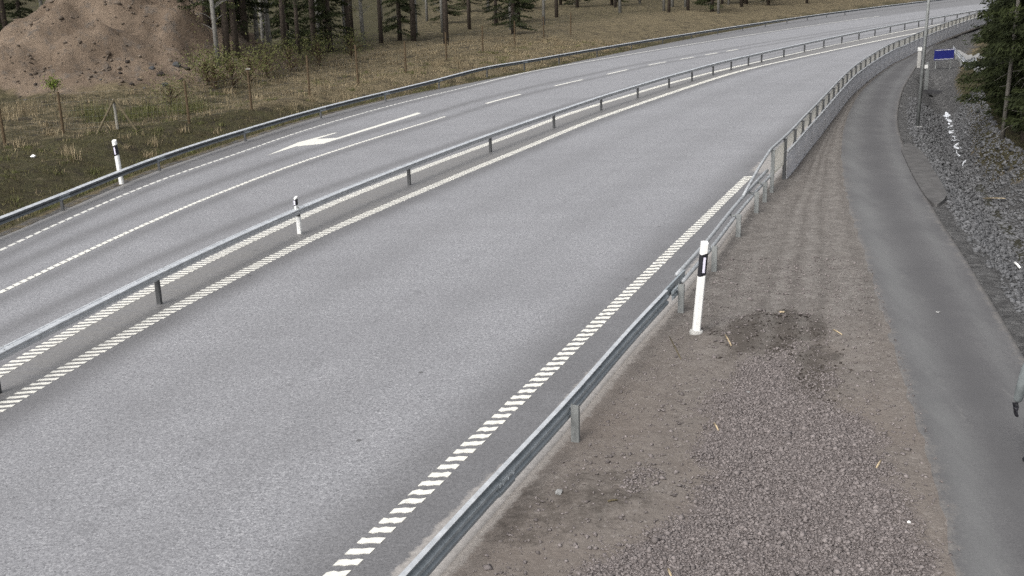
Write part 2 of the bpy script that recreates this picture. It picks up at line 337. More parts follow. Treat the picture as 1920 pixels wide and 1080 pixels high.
def mat_leaf(name, a, b, trans=.25):
    t = NT(name, .8, .2); s_ = t.attr('shade'); c = t.mix(s_, a, b); t.color(c)
    return t.m
def cream_mat(name='cream_mesh_sheet', a=(.70, .68, .60), b=(.80, .78, .71), see=.5):
    t = NT(name, .7, .2); n = t.noise(3, 4); c = t.mix(n, a, b); t.color(c)
    tr = t.node('ShaderNodeBsdfTranslucent'); t.l.new(c, tr.inputs['Color']); mx = t.node('ShaderNodeMixShader'); mx.inputs[0].default_value = .45
    t.l.new(t.b.outputs[0], mx.inputs[1]); t.l.new(tr.outputs[0], mx.inputs[2]); m2 = t.node('ShaderNodeMixShader'); m2.inputs[0].default_value = see; tp = t.node('ShaderNodeBsdfTransparent'); t.l.new(mx.outputs[0], m2.inputs[1]); t.l.new(tp.outputs[0], m2.inputs[2]); t.l.new(m2.outputs[0], t.n['Material Output'].inputs['Surface']); return t.m
MAT = dict(road=mat_road(), path=mat_path(), verge=mat_verge(), terr=mat_terrain(), paint=mat_paint(), paint_old=mat_paint('worn_road_paint', (.6, .595, .56), .6),
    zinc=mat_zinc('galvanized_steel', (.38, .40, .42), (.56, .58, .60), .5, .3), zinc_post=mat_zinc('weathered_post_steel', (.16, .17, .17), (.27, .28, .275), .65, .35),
    zinc_mid=mat_zinc('dull_pipe_steel', (.27, .285, .295), (.40, .415, .43), .55, .3),
    panel=cream_mat('grey_screen_mesh', (.50, .505, .525), (.60, .605, .63), .3), dark_post=mat_zinc('dark_railing_post', (.05, .052, .054), (.10, .103, .106), .6, .3),
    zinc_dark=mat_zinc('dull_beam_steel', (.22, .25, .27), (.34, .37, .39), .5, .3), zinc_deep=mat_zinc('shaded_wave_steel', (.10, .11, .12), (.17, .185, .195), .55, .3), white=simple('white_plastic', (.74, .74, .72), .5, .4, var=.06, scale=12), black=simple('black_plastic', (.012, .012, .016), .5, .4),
    refl=simple('reflector_face', (.7, .68, .8), .25, .6, var=.05), grey=simple('grey_plastic', (.36, .355, .34), .7), wood=simple('weathered_wood', (.085, .062, .038), .9, .15, var=.45, scale=14, bump=.3), wood_grey=simple('silvered_wood', (.27, .26, .23), .9, .15, var=.3, scale=14),
    wood_dark=simple('treated_wood', (.095, .08, .05), .9, .15, var=.4, scale=14), bark=simple('spruce_bark', (.075, .062, .052), .95, .1, var=.5, scale=10, bump=.5), dead=simple('dead_grey_bark', (.15, .14, .125), .95, .1, var=.4, scale=10), birch=simple('birch_bark', (.2, .195, .18), .9, .2, var=.4, scale=5),
    needle=mat_leaf('spruce_needles', (.006, .009, .003), (.028, .036, .010)), needle2=mat_leaf('pine_needles', (.009, .014, .006), (.036, .046, .018)), leaf=mat_leaf('birch_leaves', (.05, .075, .012), (.14, .18, .03)), bushleaf=mat_leaf('willow_scrub_leaves', (.05, .055, .018), (.12, .125, .045)),
    straw=mat_leaf('dry_straw', (.11, .085, .05), (.33, .27, .17)), grass=mat_leaf('ditch_grass', (.03, .029, .011), (.13, .118, .05)), riprap=mat_stone('crushed_rock', (.06, .061, .063), (.16, .162, .168)), pebble=mat_stone('pinkish_crushed_gravel', (.10, .088, .085), (.25, .222, .215)),
    soil=simple('dark_crumbled_soil', (.04, .034, .03), .95, .1, var=.5, scale=20, bump=.5), pale_water=simple('whitish_water', (.58, .60, .63), .4, .5, var=.35, scale=12, bump=.4), conc=simple('concrete', (.24, .24, .235), .9, .2, var=.2, scale=3), tan=simple('dry_twig', (.36, .29, .19), .9, .2, var=.25, scale=20), blue=simple('blue_sign_paint', (.015, .02, .16), .5, .4, var=.1))

# ------------------------------------------------------------------ the setting: terrain, road, path, verge
def gr_edge(X, Y):
    return 8.6 - 5.6 * sst(36, 60, Y) + .6 * noise2(X, Y, 5, 2)
def terrain_mesh():
    ny, nx = TX.shape; X, Y, Z = TX.ravel(), TY.ravel(), TZ.ravel()
    dL, _ = sdist(X, Y, GL); dR = -sdist(X, Y, PR)[0]; dS = sdist(X, Y, ST)[0]; dT = sdist(X, Y, TR)[0]
    right = (dL < 0)
    wt = np.zeros((len(X), 4)); wt[:, 3] = 1
    end = sst(-2, 2, Y - ST[-1, 1])
    rock = np.where(right & (dR > .25) & (dT > .5), 1., 0.) * (1 - end * sst(1.5, 3.5, dR))
    wt[:, 0] = rock
    wt[:, 0] = np.maximum(wt[:, 0], np.where((dL > 0) & (dL < .55), .55, 0))
    wt[:, 0] = np.maximum(wt[:, 0], np.where(right & (dR <= .25), 1, 0))
    wt[:, 1] = np.where(dL > 0, sst(.3, 1.0, dL) * (1 - sst(-.8, 1.0, dL - gr_edge(X, Y))) * .95 + .16 + .35 * sst(14, 20, dL), 0) + np.where(right & (dT < .5), .9, 0) + np.where(right & (dT > .5) & (end > .4), .3, 0)
    m = 0
    for c, rx, ry in ((MOUND, 8.5, 9.0), (MOUND_B, 7.5, 8.5), (MOUND_C, 8.0, 8.0)):
        r = np.sqrt(((X - c[0]) / rx) ** 2 + ((Y - c[1]) / ry) ** 2); m = np.maximum(m, 1 - sst(.75, 1.15, r))
    wt[:, 2] = m * (dL > 5)
    wt[:, 1] = np.clip(wt[:, 1] + np.where((dL > 4), .38 * (1 - sst(-15, -9, X)), 0), 0, 1); wt[:, 1] *= 1 - wt[:, 2]
    b = MB(); b.v = list(map(tuple, np.stack([X, Y, Z], -1).tolist()))
    i = np.arange(nx * ny).reshape(ny, nx); q = np.stack([i[:-1, :-1], i[:-1, 1:], i[1:, 1:], i[1:, :-1]], -1).reshape(-1, 4)
    b.f = q.tolist()
    o = b.build('ground', MAT['terr'], None, True, {'wt': ('FLOAT_COLOR', wt)}); tag(o, kind='structure'); return wt
terrain_mesh()

def strip(name, A, B, mat, ncross, zf, attrf, n=420, skirt=0.):
    """a sheet between two ground curves"""
    def par(C): 
        s = np.r_[0, np.cumsum(np.linalg.norm(np.diff(C, axis=0), axis=1))]; return s
    q = np.linspace(0, 1, n) ** 1.35
    sa, sb = par(A), par(B)
    PA = np.stack([np.interp(q * sa[-1], sa, A[:, k]) for k in (0, 1)], -1); PB = np.stack([np.interp(q * sb[-1], sb, B[:, k]) for k in (0, 1)], -1)
    u = np.linspace(0, 1, ncross)[None, :, None]; P = PA[:, None] * (1 - u) + PB[:, None] * u
    X, Y = P[..., 0].ravel(), P[..., 1].ravel(); U = np.broadcast_to(u[..., 0], (n, ncross)).ravel(); Z = zf(X, Y, U)
    b = MB(); b.v = np.stack([X, Y, Z], -1).tolist(); i = np.arange(n * ncross).reshape(n, ncross)
    b.f = np.stack([i[:-1, :-1], i[:-1, 1:], i[1:, 1:], i[1:, :-1]], -1).reshape(-1, 4).tolist()
    if skirt:
        for col, flip in ((0, 1), (ncross - 1, 0)):
            o = len(b.v); b.v += [(X[k], Y[k], Z[k] - skirt) for k in i[:, col]]
            for r in range(n - 1):
                f = (i[r, col], i[r + 1, col], o + r + 1, o + r); b.f.append(f if flip else f[::-1])
        ex = np.concatenate([i[:, 0], i[:, -1]])
    else: ex = np.array([], int)
    at_ = attrf(X, Y, U); at2 = {}
    for k, (t, d) in at_.items(): at2[k] = (t, np.concatenate([d, d[ex]], 0))
    return b.build(name, mat, None, True, at2)
def road_attr(X, Y, U):
    dm = sdist(X, Y, MR)[0]; de = sdist(X, Y, ER)[0]; ds = sdist(X, Y, SAND)[0]; dl = sdist(X, Y, LE)[0]; dml = sdist(X, Y, ML)[0]; dd = sdist(X, Y, DL)[0]; dg = sdist(X, Y, GL)[0]
    # distances: left positive. unworn dark bands beside the lines
    dark = np.where(dm < 0, .95 * (1 - sst(.25, 1.05, -dm)), 0) + np.where(de > 0, .85 * (1 - sst(.1, 1.3, de)), 1.) * np.where(dm < 0, 1, 0)
    left = (dml > 0)
    bands = lambda d, c, w: np.exp(-((d - c) / w) ** 2)
    dark = np.where(left, .65 * bands(dml, .2, .35) + .75 * bands(dml, 1.3, .3) + .75 * bands(dd, -.35, .3) + .75 * bands(dd, 1.0, .33) + .85 * bands(dl, -.38, .28) + .9 * sst(.0, .12, dl), dark)
    fr = np.abs(dm) / (np.abs(dm) + np.abs(de) + 1e-6); dark = dark + np.where((dm < 0) & (de > 0), .2 * np.exp(-((fr - .30) / .06) ** 2) + .17 * np.exp(-((fr - .66) / .06) ** 2), 0)
    mid = (dml <= 0) & (dm >= 0)
    dust = np.where(mid, .75, 0) + np.where(dl > .25, .35 * sst(.2, .6, dl), 0) + np.where(dg > -.25, .4, 0)
    dark = np.where(mid, .7, dark)
    sand = np.where(ds < 0, sst(-.06, .08, -ds), 0.)
    _, te = sdist(X, Y, ER); sand = np.maximum(sand, .8 * sst(ER_END - .3, ER_END + 1.2, te) * (1 - sst(-.05, .35, de)) * (1 - sst(ER_END + 12, ER_END + 25, te))); crack = np.exp(-((dm + .52 * (np.abs(dm) + np.abs(de)) + .06 * noise2(X, Y, 5, 2)) / .10) ** 2) * np.where((dm < 0) & (de > 0), 1, 0)
    return {'dark': ('FLOAT', np.clip(dark, 0, 1)), 'sand': ('FLOAT', np.clip(sand, 0, 1)), 'dust': ('FLOAT', dust), 'crack': ('FLOAT', crack)}
def shift_curve(C, o):
    d = np.gradient(C, axis=0); d /= np.linalg.norm(d, axis=1, keepdims=True); return C + np.stack([d[:, 1], -d[:, 0]], -1) * o
ER_END = sdist(*gnd([(1405, 329)])[0][:, None], ER)[1][0]
NPo = shift_curve(NP, -.2)
tag(strip('road', GL, NPo, MAT['road'], 150, lambda X, Y, U: np.zeros(len(X)), road_attr, 460, .2), kind='structure')
tag(strip('path', PL, PR, MAT['path'], 28, lambda X, Y, U: np.full(len(X), .008) + .006 * np.sin(U * 3.14), lambda X, Y, U: {'edge': ('FLOAT', np.clip(np.maximum(1 - U / .2, 1 - (1 - U) / .16), 0, 1)), 'lane': ('FLOAT', np.exp(-((U - .52 + .03 * noise2(X, Y, 6, 1)) / .13) ** 2)), 'worn': ('FLOAT', np.clip(np.exp(-((U - .2) / .13) ** 2) + .7 * np.exp(-((U - .8) / .08) ** 2), 0, 1))}, 420, .16), kind='structure')
def ell(X, Y, c, px, py):
    """0 at the centre, 1 on the rim of the ground ellipse whose axes are given by two picture points"""
    o = gnd([c])[0]; a = gnd([px])[0] - o; b = gnd([py])[0] - o; Mx = np.linalg.inv(np.stack([a, b], -1)); q = Mx @ np.stack([X - o[0], Y - o[1]]); return np.sqrt((q ** 2).sum(0))
def soil_w(X, Y):
    n = .18 * noise2(X, Y, 1.1, 2)
    d = 1 - sst(.3, 1.15, ell(X, Y, (1450, 625), (1585, 605), (1455, 575)) + 1.5 * n)
    d = np.maximum(d, .75 * (1 - sst(.2, 1.2, ell(X, Y, (1530, 690), (1600, 660), (1500, 600)) + 1.5 * n)))
    d = np.maximum(d, .8 * (1 - sst(.3, 1.1, ell(X, Y, (1360, 632), (1430, 640), (1355, 618)) + n)))
    d = np.maximum(d, .55 * (1 - sst(.5, 1.1, ell(X, Y, (1040, 960), (1290, 900), (1000, 900)) + n)))
    return np.clip(d, 0, 1)
GBL = catmull(gnd([(1465, 640), (1400, 700), (1330, 790), (1318, 860), (1330, 905), (1290, 965), (1180, 1015), (1080, 1085), (1000, 1180)]), 8)
GBR = catmull(gnd([(1475, 640), (1555, 720), (1625, 810), (1680, 900), (1725, 1000), (1750, 1090), (1765, 1180)]), 8)
def gravel_w(X, Y):
    a = -sdist(X, Y, GBL)[0] * -1; b_ = sdist(X, Y, GBR)[0]; n = .16 * noise2(X, Y, 1.3, 3) + .07 * noise2(X, Y, .5, 1)
    g = sst(-.5, .45, a + 1.6 * n) * sst(-.5, .5, -b_ + 1.6 * n) * (Y < gnd([(1465, 640)])[0][1])
    g = np.maximum(g, .7 * (1 - sst(.5, 1.1, ell(X, Y, (1195, 915), (1250, 890), (1180, 895)) + 1.2 * n)))
    return np.clip(g * (1 - .7 * soil_w(X, Y)), 0, 1)
def verge_z(X, Y, U):
    dN = -sdist(X, Y, NP)[0]
    z = .012 + (.018 * noise2(X, Y, 2.3, 1) * (1 - .8 * sst(14, 18, Y)) + .02 * noise2(X, Y, 6.1, 2) * (1 - .6 * sst(14, 18, Y)) + .005 * noise2(X, Y, .43, 4) * (Y < 16)) * np.sin(np.pi * U)
    r = ell(X, Y, (1430, 610), (1530, 600), (1430, 575)); z += .10 * (1 - sst(.2, 1.1, r + .2 * noise2(X, Y, .8, 2)))
    r = ell(X, Y, (1150, 900), (1330, 860), (1120, 820)); z += .10 * (1 - sst(.2, 1.1, r + .15 * noise2(X, Y, 1., 3)))
    r = ell(X, Y, (1350, 640), (1420, 655), (1350, 615)); z += .05 * (1 - sst(.2, 1.1, r))
    e = sst(.93, 1.0, U); z = z * (1 - e) + e * (.009 - .016 * sst(.975, 1., U) + .012 * noise2(X, Y, .7, 2) + .008 * noise2(X, Y, .25, 5))
    return z
def verge_attr(X, Y, U):
    dN = -sdist(X, Y, NP)[0]; n = len(X); wt = np.zeros((n, 4)); wt[:, 3] = 1
    wt[:, 0] = gravel_w(X, Y); wt[:, 1] = soil_w(X, Y); wt[:, 2] = (1 - sst(-.22, .06, dN)) * (1 - sst(24, 32, Y)) * .95
    wv = .018 * noise2(X, Y, 4, 2); g_ = lambda c, w: np.exp(-((U + wv - c) / w) ** 2); wh = g_(.50, .035) + g_(.64, .03) + .8 * g_(.82, .06) + .6 * g_(.3, .04); rut = g_(.57, .018) + g_(.44, .02) + g_(.71, .02) + .8 * g_(.93, .03) + .7 * g_(.2, .05)
    return {'wt': ('FLOAT_COLOR', wt), 'brown': ('FLOAT', (1 - sst(14, 21, Y)) * (.75 + .35 * noise2(X, Y, 3, 2)).clip(0, 1)), 'wheel': ('FLOAT', np.clip(wh, 0, 1) * sst(14, 19, Y)), 'rut': ('FLOAT', np.clip(rut, 0, 1) * sst(15, 20, Y))}
NPv = NP.copy()
PLo = shift_curve(PL, .13)
tag(strip('gravel_verge', NPo, PLo, MAT['verge'], 84, verge_z, verge_attr, 520, .1), kind='structure')
# thicker asphalt patch beside the path
def patch():
    P = catmull(np.vstack([gnd([(1703, 270), (1728, 287), (1752, 325), (1772, 360), (1773, 373), (1757, 386), (1738, 374), (1716, 340), (1698, 303), (1690, 280)]), gnd([(1703, 270)])]), 6)[:-1]
    b = MB(); n = len(P); b.add([(x, y, .06) for x, y in P] + [(x, y, -.06) for x, y in P], [tuple(reversed(range(n)))] + [(i, (i + 1) % n, n + (i + 1) % n, n + i) for i in range(n)])
    o = b.build('pavement_patch', simple('patch_asphalt', (.082, .08, .079), .9, .2, var=.3, scale=4)); tag(o, kind='structure')
patch()

# ------------------------------------------------------------------ road markings
def arc(C): return np.r_[0, np.cumsum(np.linalg.norm(np.diff(C, axis=0), axis=1))]
def pos_on(C, p): return sdist([p[0]], [p[1]], C)[1][0]
def point(C, S, s):
    p = np.array([np.interp(s, S, C[:, 0]), np.interp(s, S, C[:, 1])]); q = np.array([np.interp(s + .3, S, C[:, 0]), np.interp(s + .3, S, C[:, 1])]); d = q - p; return p, d / np.linalg.norm(d)
def ribs(b, C, s0, s1, step, width, thick, skew, wav=.12, z=.0085):
    """raised transverse ribs; skew is the angle between a rib and the line"""
    S = arc(C); s = s0
    while s < s1:
        p, d = point(C, S, s); e = rot(d, skew); m = 5; top = []; bot = []
        w = width * random.uniform(.94, 1.06)
        for k in range(m):
            t = (k / (m - 1) - .5) * w / abs(math.sin(skew)); j = thick * (wav * math.sin(k * 2.4 + s * 3) + random.uniform(-wav, wav) * .7)
            top.append(p + e * t + d * (thick / 2 + j)); bot.append(p + e * t - d * (thick / 2 - j))
        ring = top + bot[::-1]; n = len(ring)
        b.add([(x, y, z) for x, y in ring] + [(x, y, .001) for x, y in ring], [tuple(range(n))] + [(i, n + i, n + (i + 1) % n, (i + 1) % n) for i in range(n)])
        s += step
def band(b, C, s0, s1, width, z=.006, j=.0):
    S = arc(C); L = []
    for s in np.arange(s0, s1, .5): p, d = point(C, S, s); L.append((*p, 0))
    if len(L) > 1: b.sweep(L, [(-width / 2, .001), (-width / 2, z), (width / 2, z), (width / 2, .001)])
def skew_of(C, a, c):
    A, B = gnd([a, c]); p, d = point(C, arc(C), pos_on(C, (A + B) / 2)); v = B - A; v /= np.linalg.norm(v)
    return math.atan2(d[0] * v[1] - d[1] * v[0], d @ v)
def step_of(a, c, n=1): A, B = gnd([a, c]); return np.linalg.norm(A - B) / n
b = MB(); e1 = pos_on(ER, gnd([(1405, 329)])[0]); st_r = step_of((735.6, 981.1), (648.3, 1060.6), 4)
ribs(b, ER, max(0, pos_on(ER, gnd([(600, 1105)])[0]) - 18), e1, st_r, .245, .125, skew_of(ER, (669, 1011), (713, 1009)), .13)
tag(b.build('edge_line_marking', MAT['paint']), kind='structure')
for C, p0, p1, p2, sk in ((MR, (-20, 777), (1030, 259), (1500, 108), ((47, 731.5), (82, 729))), (ML, (-20, 712), (985, 245), (1452, 109), ((47, 668), (82, 665.5)))):
    b = MB(); a0, a1, a2 = (pos_on(C, gnd([p])[0]) for p in (p0, p1, p2)); S = arc(C)
    stp = step_of((59, 729.5), (43.4, 738)) * .98
    ribs(b, C, max(0, a0 - 18), a1 + 30, stp, .31, stp * .43, skew_of(C, *sk), .10)
    if a2 > a1 + 30: band(b, C, a1 + 30, a2 + 60, .2)
    tag(b.build('median_line_marking', MAT['paint']), kind='structure')
b = MB(); ribs(b, LE, max(0, pos_on(LE, gnd([(-30, 485)])[0]) - 18), pos_on(LE, gnd([(900, 156)])[0]), .42, .115, .30, 1.05, .1); band(b, LE, pos_on(LE, gnd([(900, 156)])[0]), pos_on(LE, gnd([(1139, 109)])[0]) + 60, .13)
tag(b.build('shoulder_line_marking', MAT['paint_old']), kind='structure')
b = MB(); ribs(b, DL, max(0, pos_on(DL, gnd([(-15, 556)])[0]) - 18), pos_on(DL, gnd([(836, 219)])[0]), step_of((4, 547), (318, 400), 29), .14, .19, 1.05, .08)
for p, q in (((910, 194), (983, 179)), ((1040, 161), (1093, 151)), ((1140, 139), (1180, 132)), ((1215, 122), (1245, 117)), ((1271, 111), (1299, 107)), ((1322, 103), (1344, 100)), ((1362, 96), (1382, 93))):
    band(b, DL, pos_on(DL, gnd([p])[0]), pos_on(DL, gnd([q])[0]) + .5, .17)
tag(b.build('lane_line_marking', MAT['paint']), kind='structure')
def poly(b, px, z=.006):
    P = gnd(px); n = len(P); ar = sum(P[i][0] * P[(i + 1) % n][1] - P[(i + 1) % n][0] * P[i][1] for i in range(n))
    if ar < 0: P = P[::-1]
    b.add([(x, y, z) for x, y in P] + [(x, y, .001) for x, y in P], [tuple(range(n))] + [(i, n + i, n + (i + 1) % n, (i + 1) % n) for i in range(n)])
b = MB(); ap = lambda x, y: (480 + x / 5.053, 180 + y / 5.053)
poly(b, [ap(*p) for p in ((100, 567), (400, 440), (740, 350), (768, 350), (575, 408), (765, 398), (1530, 158), (1565, 163), (1540, 174), (640, 452), (380, 478))])
tag(b.build('arrow_marking', MAT['paint']), kind='structure')

# ------------------------------------------------------------------ guardrails
def line3(C, s0, s1, z, step=1., off=0.):
    S = arc(C); out = []
    n = max(2, int((s1 - s0) / step) + 1)
    for s in np.linspace(s0, s1, n): p, d = point(C, S, s); out.append((p[0] + d[1] * off, p[1] - d[0] * off, z if not callable(z) else z(s)))
    return np.array(out)
def post(b, p, d, h, w=.055, dep=.10, z0=-.15, lip=.012):
    """a C-section steel post, open towards travel"""
    rz = math.atan2(d[1], d[0])
    prof = [(-w / 2, -dep / 2), (w / 2, -dep / 2), (w / 2, -dep / 2 + .006), (-w / 2 + .006, -dep / 2 + .006), (-w / 2 + .006, dep / 2 - .006), (w / 2, dep / 2 - .006), (w / 2, dep / 2), (-w / 2, dep / 2)]
    vs = []; n = len(prof)
    for z in (z0, h):
        for x, y in prof: q = rot((x, y), rz); vs.append((p[0] + q[0], p[1] + q[1], z))
    b.add(vs, [(i, (i + 1) % n, n + (i + 1) % n, n + i) for i in range(n)] + [(0, 1, 2, 3), (0, 3, 4, 7), (4, 5, 6, 7), (n + 3, n + 2, n + 1, n), (n + 7, n + 4, n + 3, n), (n + 7, n + 6, n + 5, n + 4)])
W = [(.0, .0), (.012, .02), (.055, .045), (.062, .075), (.055, .105), (.008, .13), (.008, .155), (.055, .18), (.062, .21), (.055, .24), (.012, .265), (.0, .285)]
Wp = W + [(o - .006, z) for o, z in W[::-1]]
def ext_positions(C, S, start, step, end):
    return np.arange(start, end, step)
# left guardrail -- W beam, face towards the road
LP_px = [(118, 395), (297, 320), (460, 265), (601, 222), (723, 190), (824, 164), (910, 140), (985, 128), (1048, 116)]
lpos = gnd(LP_px); LRC = resample(catmull(lpos), .4); LRC = smooth(LRC, 40)
d0 = LRC[0] - LRC[15]; d0 /= np.linalg.norm(d0); d1 = LRC[-1] - LRC[-15]; d1 /= np.linalg.norm(d1)
E = []; p = LRC[-1].copy(); d = d1.copy()
for k in range(140): p = p + d; d = rot(d, -.0016); E.append(p.copy())
LRC = resample(np.vstack([[LRC[0] + d0 * k for k in np.arange(20, .5, -1)], LRC, E]), .4); LRS = arc(LRC)
lr = thing('guardrail', (*lpos[0], 0), 'long steel guardrail along the grassy ditch beyond the turning arrow', 'guardrail')
b = MB(); HL = .50; b.sweep(line3(LRC, 0, LRS[-1] - 1, HL - .19, 1.2, .06), [(o, z * .66) for o, z in Wp]); shifted(b, (*lpos[0], 0)).build('beam', MAT['zinc_deep'], lr)  # shade of the wave's hollow is put into the dark beam colour
b = MB(); b.sweep(line3(LRC, 0, LRS[-1] - 1, HL - .192, 1.2, .06), [(-.01, .004), (.05, .03), (.056, .022), (-.01, -.006)]); shifted(b, (*lpos[0], 0)).build('bottom_lip', MAT['zinc_dark'], lr)  # lighter steel paints the lit lower edge of the wave
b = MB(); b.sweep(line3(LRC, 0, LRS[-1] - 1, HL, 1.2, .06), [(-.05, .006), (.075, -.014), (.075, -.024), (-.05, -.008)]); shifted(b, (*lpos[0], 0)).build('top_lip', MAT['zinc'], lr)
lps = [pos_on(LRC, q) for q in lpos]
for s in lps[:8]:
    b = MB(); b.sweep(line3(LRC, s - .28, s + .28, HL - .19, .14, .06), [(o + .008, z * .66) for o, z in Wp]); shifted(b, (*lpos[0], 0)).build('lap_joint', MAT['zinc_dark'], lr)
lps = list(lps); lps = [lps[0] - 6.3] + lps + [lps[-1] + 6.0 * k for k in range(1, 12)]
for s in lps:
    p, d = point(LRC, LRS, s); b = MB(); post(b, p, d, HL - .03, .05, .08); shifted(b, (*lpos[0], 0)).build('post', MAT['dark_post'], lr)
# median guardrail -- box beam
mpx = [(-2, 737), (297, 570), (560, 438), (767, 347), (919, 285), (1039, 240), (1126, 207), (1196, 184), (1253, 165), (1299, 152), (1335, 140), (1368, 131), (1399, 123), (1424, 117)]
mpos = gnd(mpx); MS = arc(MP); ms = [pos_on(MP, q) for q in mpos]
mr = thing('guardrail', (*mpos[1], 0), 'steel box-beam guardrail on the narrow median between the two double lines', 'guardrail')
HM = .65
BOX = [(-.035, .0), (.035, .0), (.045, .04), (.06, .06), (.05, .085), (.075, .115), (.098, .132), (.096, .148), (.07, .155), (.035, .160), (.028, .150), (-.028, .150), (-.035, .160), (-.07, .155), (-.096, .148), (-.098, .132), (-.075, .115), (-.05, .085), (-.06, .06), (-.045, .04)]  # sides drawn in below the top, shaped to fall into shade
b = MB(); b.sweep(line3(MP, ms[0] - 14, MS[-1] - 2, HM - .158, 1.2), BOX[::-1]); shifted(b, (*mpos[1], 0)).build('beam', MAT['zinc'], mr)
ms2 = [ms[0] - 6.2] + ms + [ms[-1] + 4.4 * k for k in range(1, 24)]
for i, s in enumerate(ms2):
    p, d = point(MP, MS, s)
    b = MB(); post(b, p, d, HM - .15, .07, .09); shifted(b, (*mpos[1], 0)).build('post', MAT['dark_post'], mr)
    if i < 9:                                    # lap joint sleeve with bolts at every post
        for k in range(4):
            b = MB(); q = p + d * (.12 + .11 * k); n_ = np.array([d[1], -d[0]]) * (.05 if k % 2 else -.05); b.lathe((q[0] + n_[0], q[1] + n_[1], HM - .008), [(.013, 0), (.013, .012), (.006, .016)], 8)
            shifted(b, (*mpos[1], 0)).build('bolt', MAT['zinc_post'], mr)
p, d = point(MP, MS, ms[2]); rz = math.atan2(d[1], d[0])
b = MB(); b.box((p[0], p[1], .16), (.075, .10, .56), rz, .97); o = shifted(b, (*mpos[1], 0)).build('post_sleeve', MAT['white'], mr); o['label'] = 'white plastic sleeve round one post'
# near guardrail
npx = [(1077, 830), (1274, 587), (1337, 510), (1381, 445), (1416, 400), (1431, 380)]
npos = gnd(npx); NS = arc(NP); ns = [pos_on(NP, q) for q in npos]; HN = .60
nr = thing('guardrail', (*npos[0], 0), 'steel guardrail beside the gravel, its flat beam turning into two pipes', 'guardrail')
s_tr = pos_on(NP, gnd([(1262, 605)])[0]); s_p0 = pos_on(NP, gnd([(1285, 572)])[0]); s_end = pos_on(NP, gnd([(1446, 362)])[0])
NB = [(-.030, .010), (.020, .0), (.02, -.012), (.0, -.012), (-.03, -.05), (-.03, -.075), (.035, -.10), (.04, -.135), (.0, -.165), (.0, -.185), (.035, -.21), (.035, -.25), (.01, -.275), (.0, -.28), (-.012, -.20), (-.045, -.09), (-.05, .0)]
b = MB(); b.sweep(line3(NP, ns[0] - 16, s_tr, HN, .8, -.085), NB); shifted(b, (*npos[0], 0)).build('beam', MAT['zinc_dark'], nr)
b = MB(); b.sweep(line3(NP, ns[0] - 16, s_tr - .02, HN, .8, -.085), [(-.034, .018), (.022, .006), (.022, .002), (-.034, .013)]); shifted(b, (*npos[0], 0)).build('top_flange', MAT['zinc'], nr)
for s in (ns[0] - 2.2, ns[1] - .1):
    b = MB(); b.sweep(line3(NP, s - .22, s + .22, HN, .11, -.08), [(.045, -.09), (.052, -.11), (.052, -.135), (.01, -.165), (.01, -.185), (.048, -.21), (.048, -.25), (.02, -.275), (.01, -.2), (.0, -.1)])
    for k in range(3):
        q, d = point(NP, NS, s - .15 + .15 * k); nn = np.array([d[1], -d[0]]) * -.025
        b.lathe((q[0] + nn[0], q[1] + nn[1], HN - .13), [(.012, 0), (.012, .02)], 8)
    shifted(b, (*npos[0], 0)).build('splice_plate', MAT['zinc_dark'], nr)
for z, o_, s0, s1, nm in ((HN - .02, -.19, s_p0, s_end + .3, 'upper_pipe'), (HN - .15, -.085, s_p0, s_end + 2.2, 'lower_pipe')):
    L = [tuple(q) for q in line3(NP, s0, s1, z, .6, o_)]; b = MB(); b.tube(L, .042, 10); shifted(b, (*npos[0], 0)).build(nm, MAT['zinc_mid'], nr, True)
q, d = point(NP, NS, (s_tr + s_p0) / 2); b = MB(); b.sweep(line3(NP, s_tr - .05, s_p0 + .35, HN, .1, -.10), [(-.05, -.005), (-.012, -.005), (-.012, -.2), (-.05, -.2)]); shifted(b, (*npos[0], 0)).build('transition_plate', MAT['zinc_dark'], nr)
for s in [ns[0] - 6.2] + ns:
    p, d = point(NP, NS, s); p = p + np.array([d[1], -d[0]]) * .03; b = MB(); post(b, p, d, HN - .035, .06, .11); shifted(b, (*npos[0], 0)).build('post', MAT['zinc_post'], nr)
for s in ns[2:]:
    p, d = point(NP, NS, s); rz = math.atan2(d[1], d[0]); nn = np.array([d[1], -d[0]]); b = MB()
    b.box((p[0] - nn[0] * .12, p[1] - nn[1] * .12, HN - .075), (.05, .13, .04), rz); shifted(b, (*npos[0], 0)).build('bracket', MAT['zinc_post'], nr)
# parapet with screen panels
ppx = [(1446, 362), (1470, 337), (1492, 310), (1508, 288)]
ps = [pos_on(NP, gnd([q])[0]) for q in ppx]; stp = 1.98
ps = [ps[0], ps[1]] + [ps[1] + stp * k for k in range(1, 44)]
pp, _ = point(NP, NS, ps[1]); root = (*pp, 0)
pf = thing('bridge_railing', root, 'tall steel railing with grey screen panels between road and walking path', 'railing')
HP = 1.27
L = [tuple(q) for q in line3(NP, ps[0], ps[-1], HP - .03, .9, -.06)]
up0 = pos_on(NP, gnd([(1408, 412)])[0]); L0 = [tuple(q) for q in line3(NP, up0, up0 + .1, HN, .1, -.19)]
slope = [(*point(NP, NS, ps[0] - .55 * t)[0], HP - .03) for t in (0,)]
a = np.array(L0[0]); c = np.array(L[0]); pre = [a + (c - a) * t + np.array([0, 0, .05 * math.sin(math.pi * t)]) for t in (0, .2, .4, .6, .8, .93)]
b = MB(); b.tube(pre + L, .038, 10); shifted(b, root).build('handrail', MAT['zinc_mid'], pf, True)
lip = []
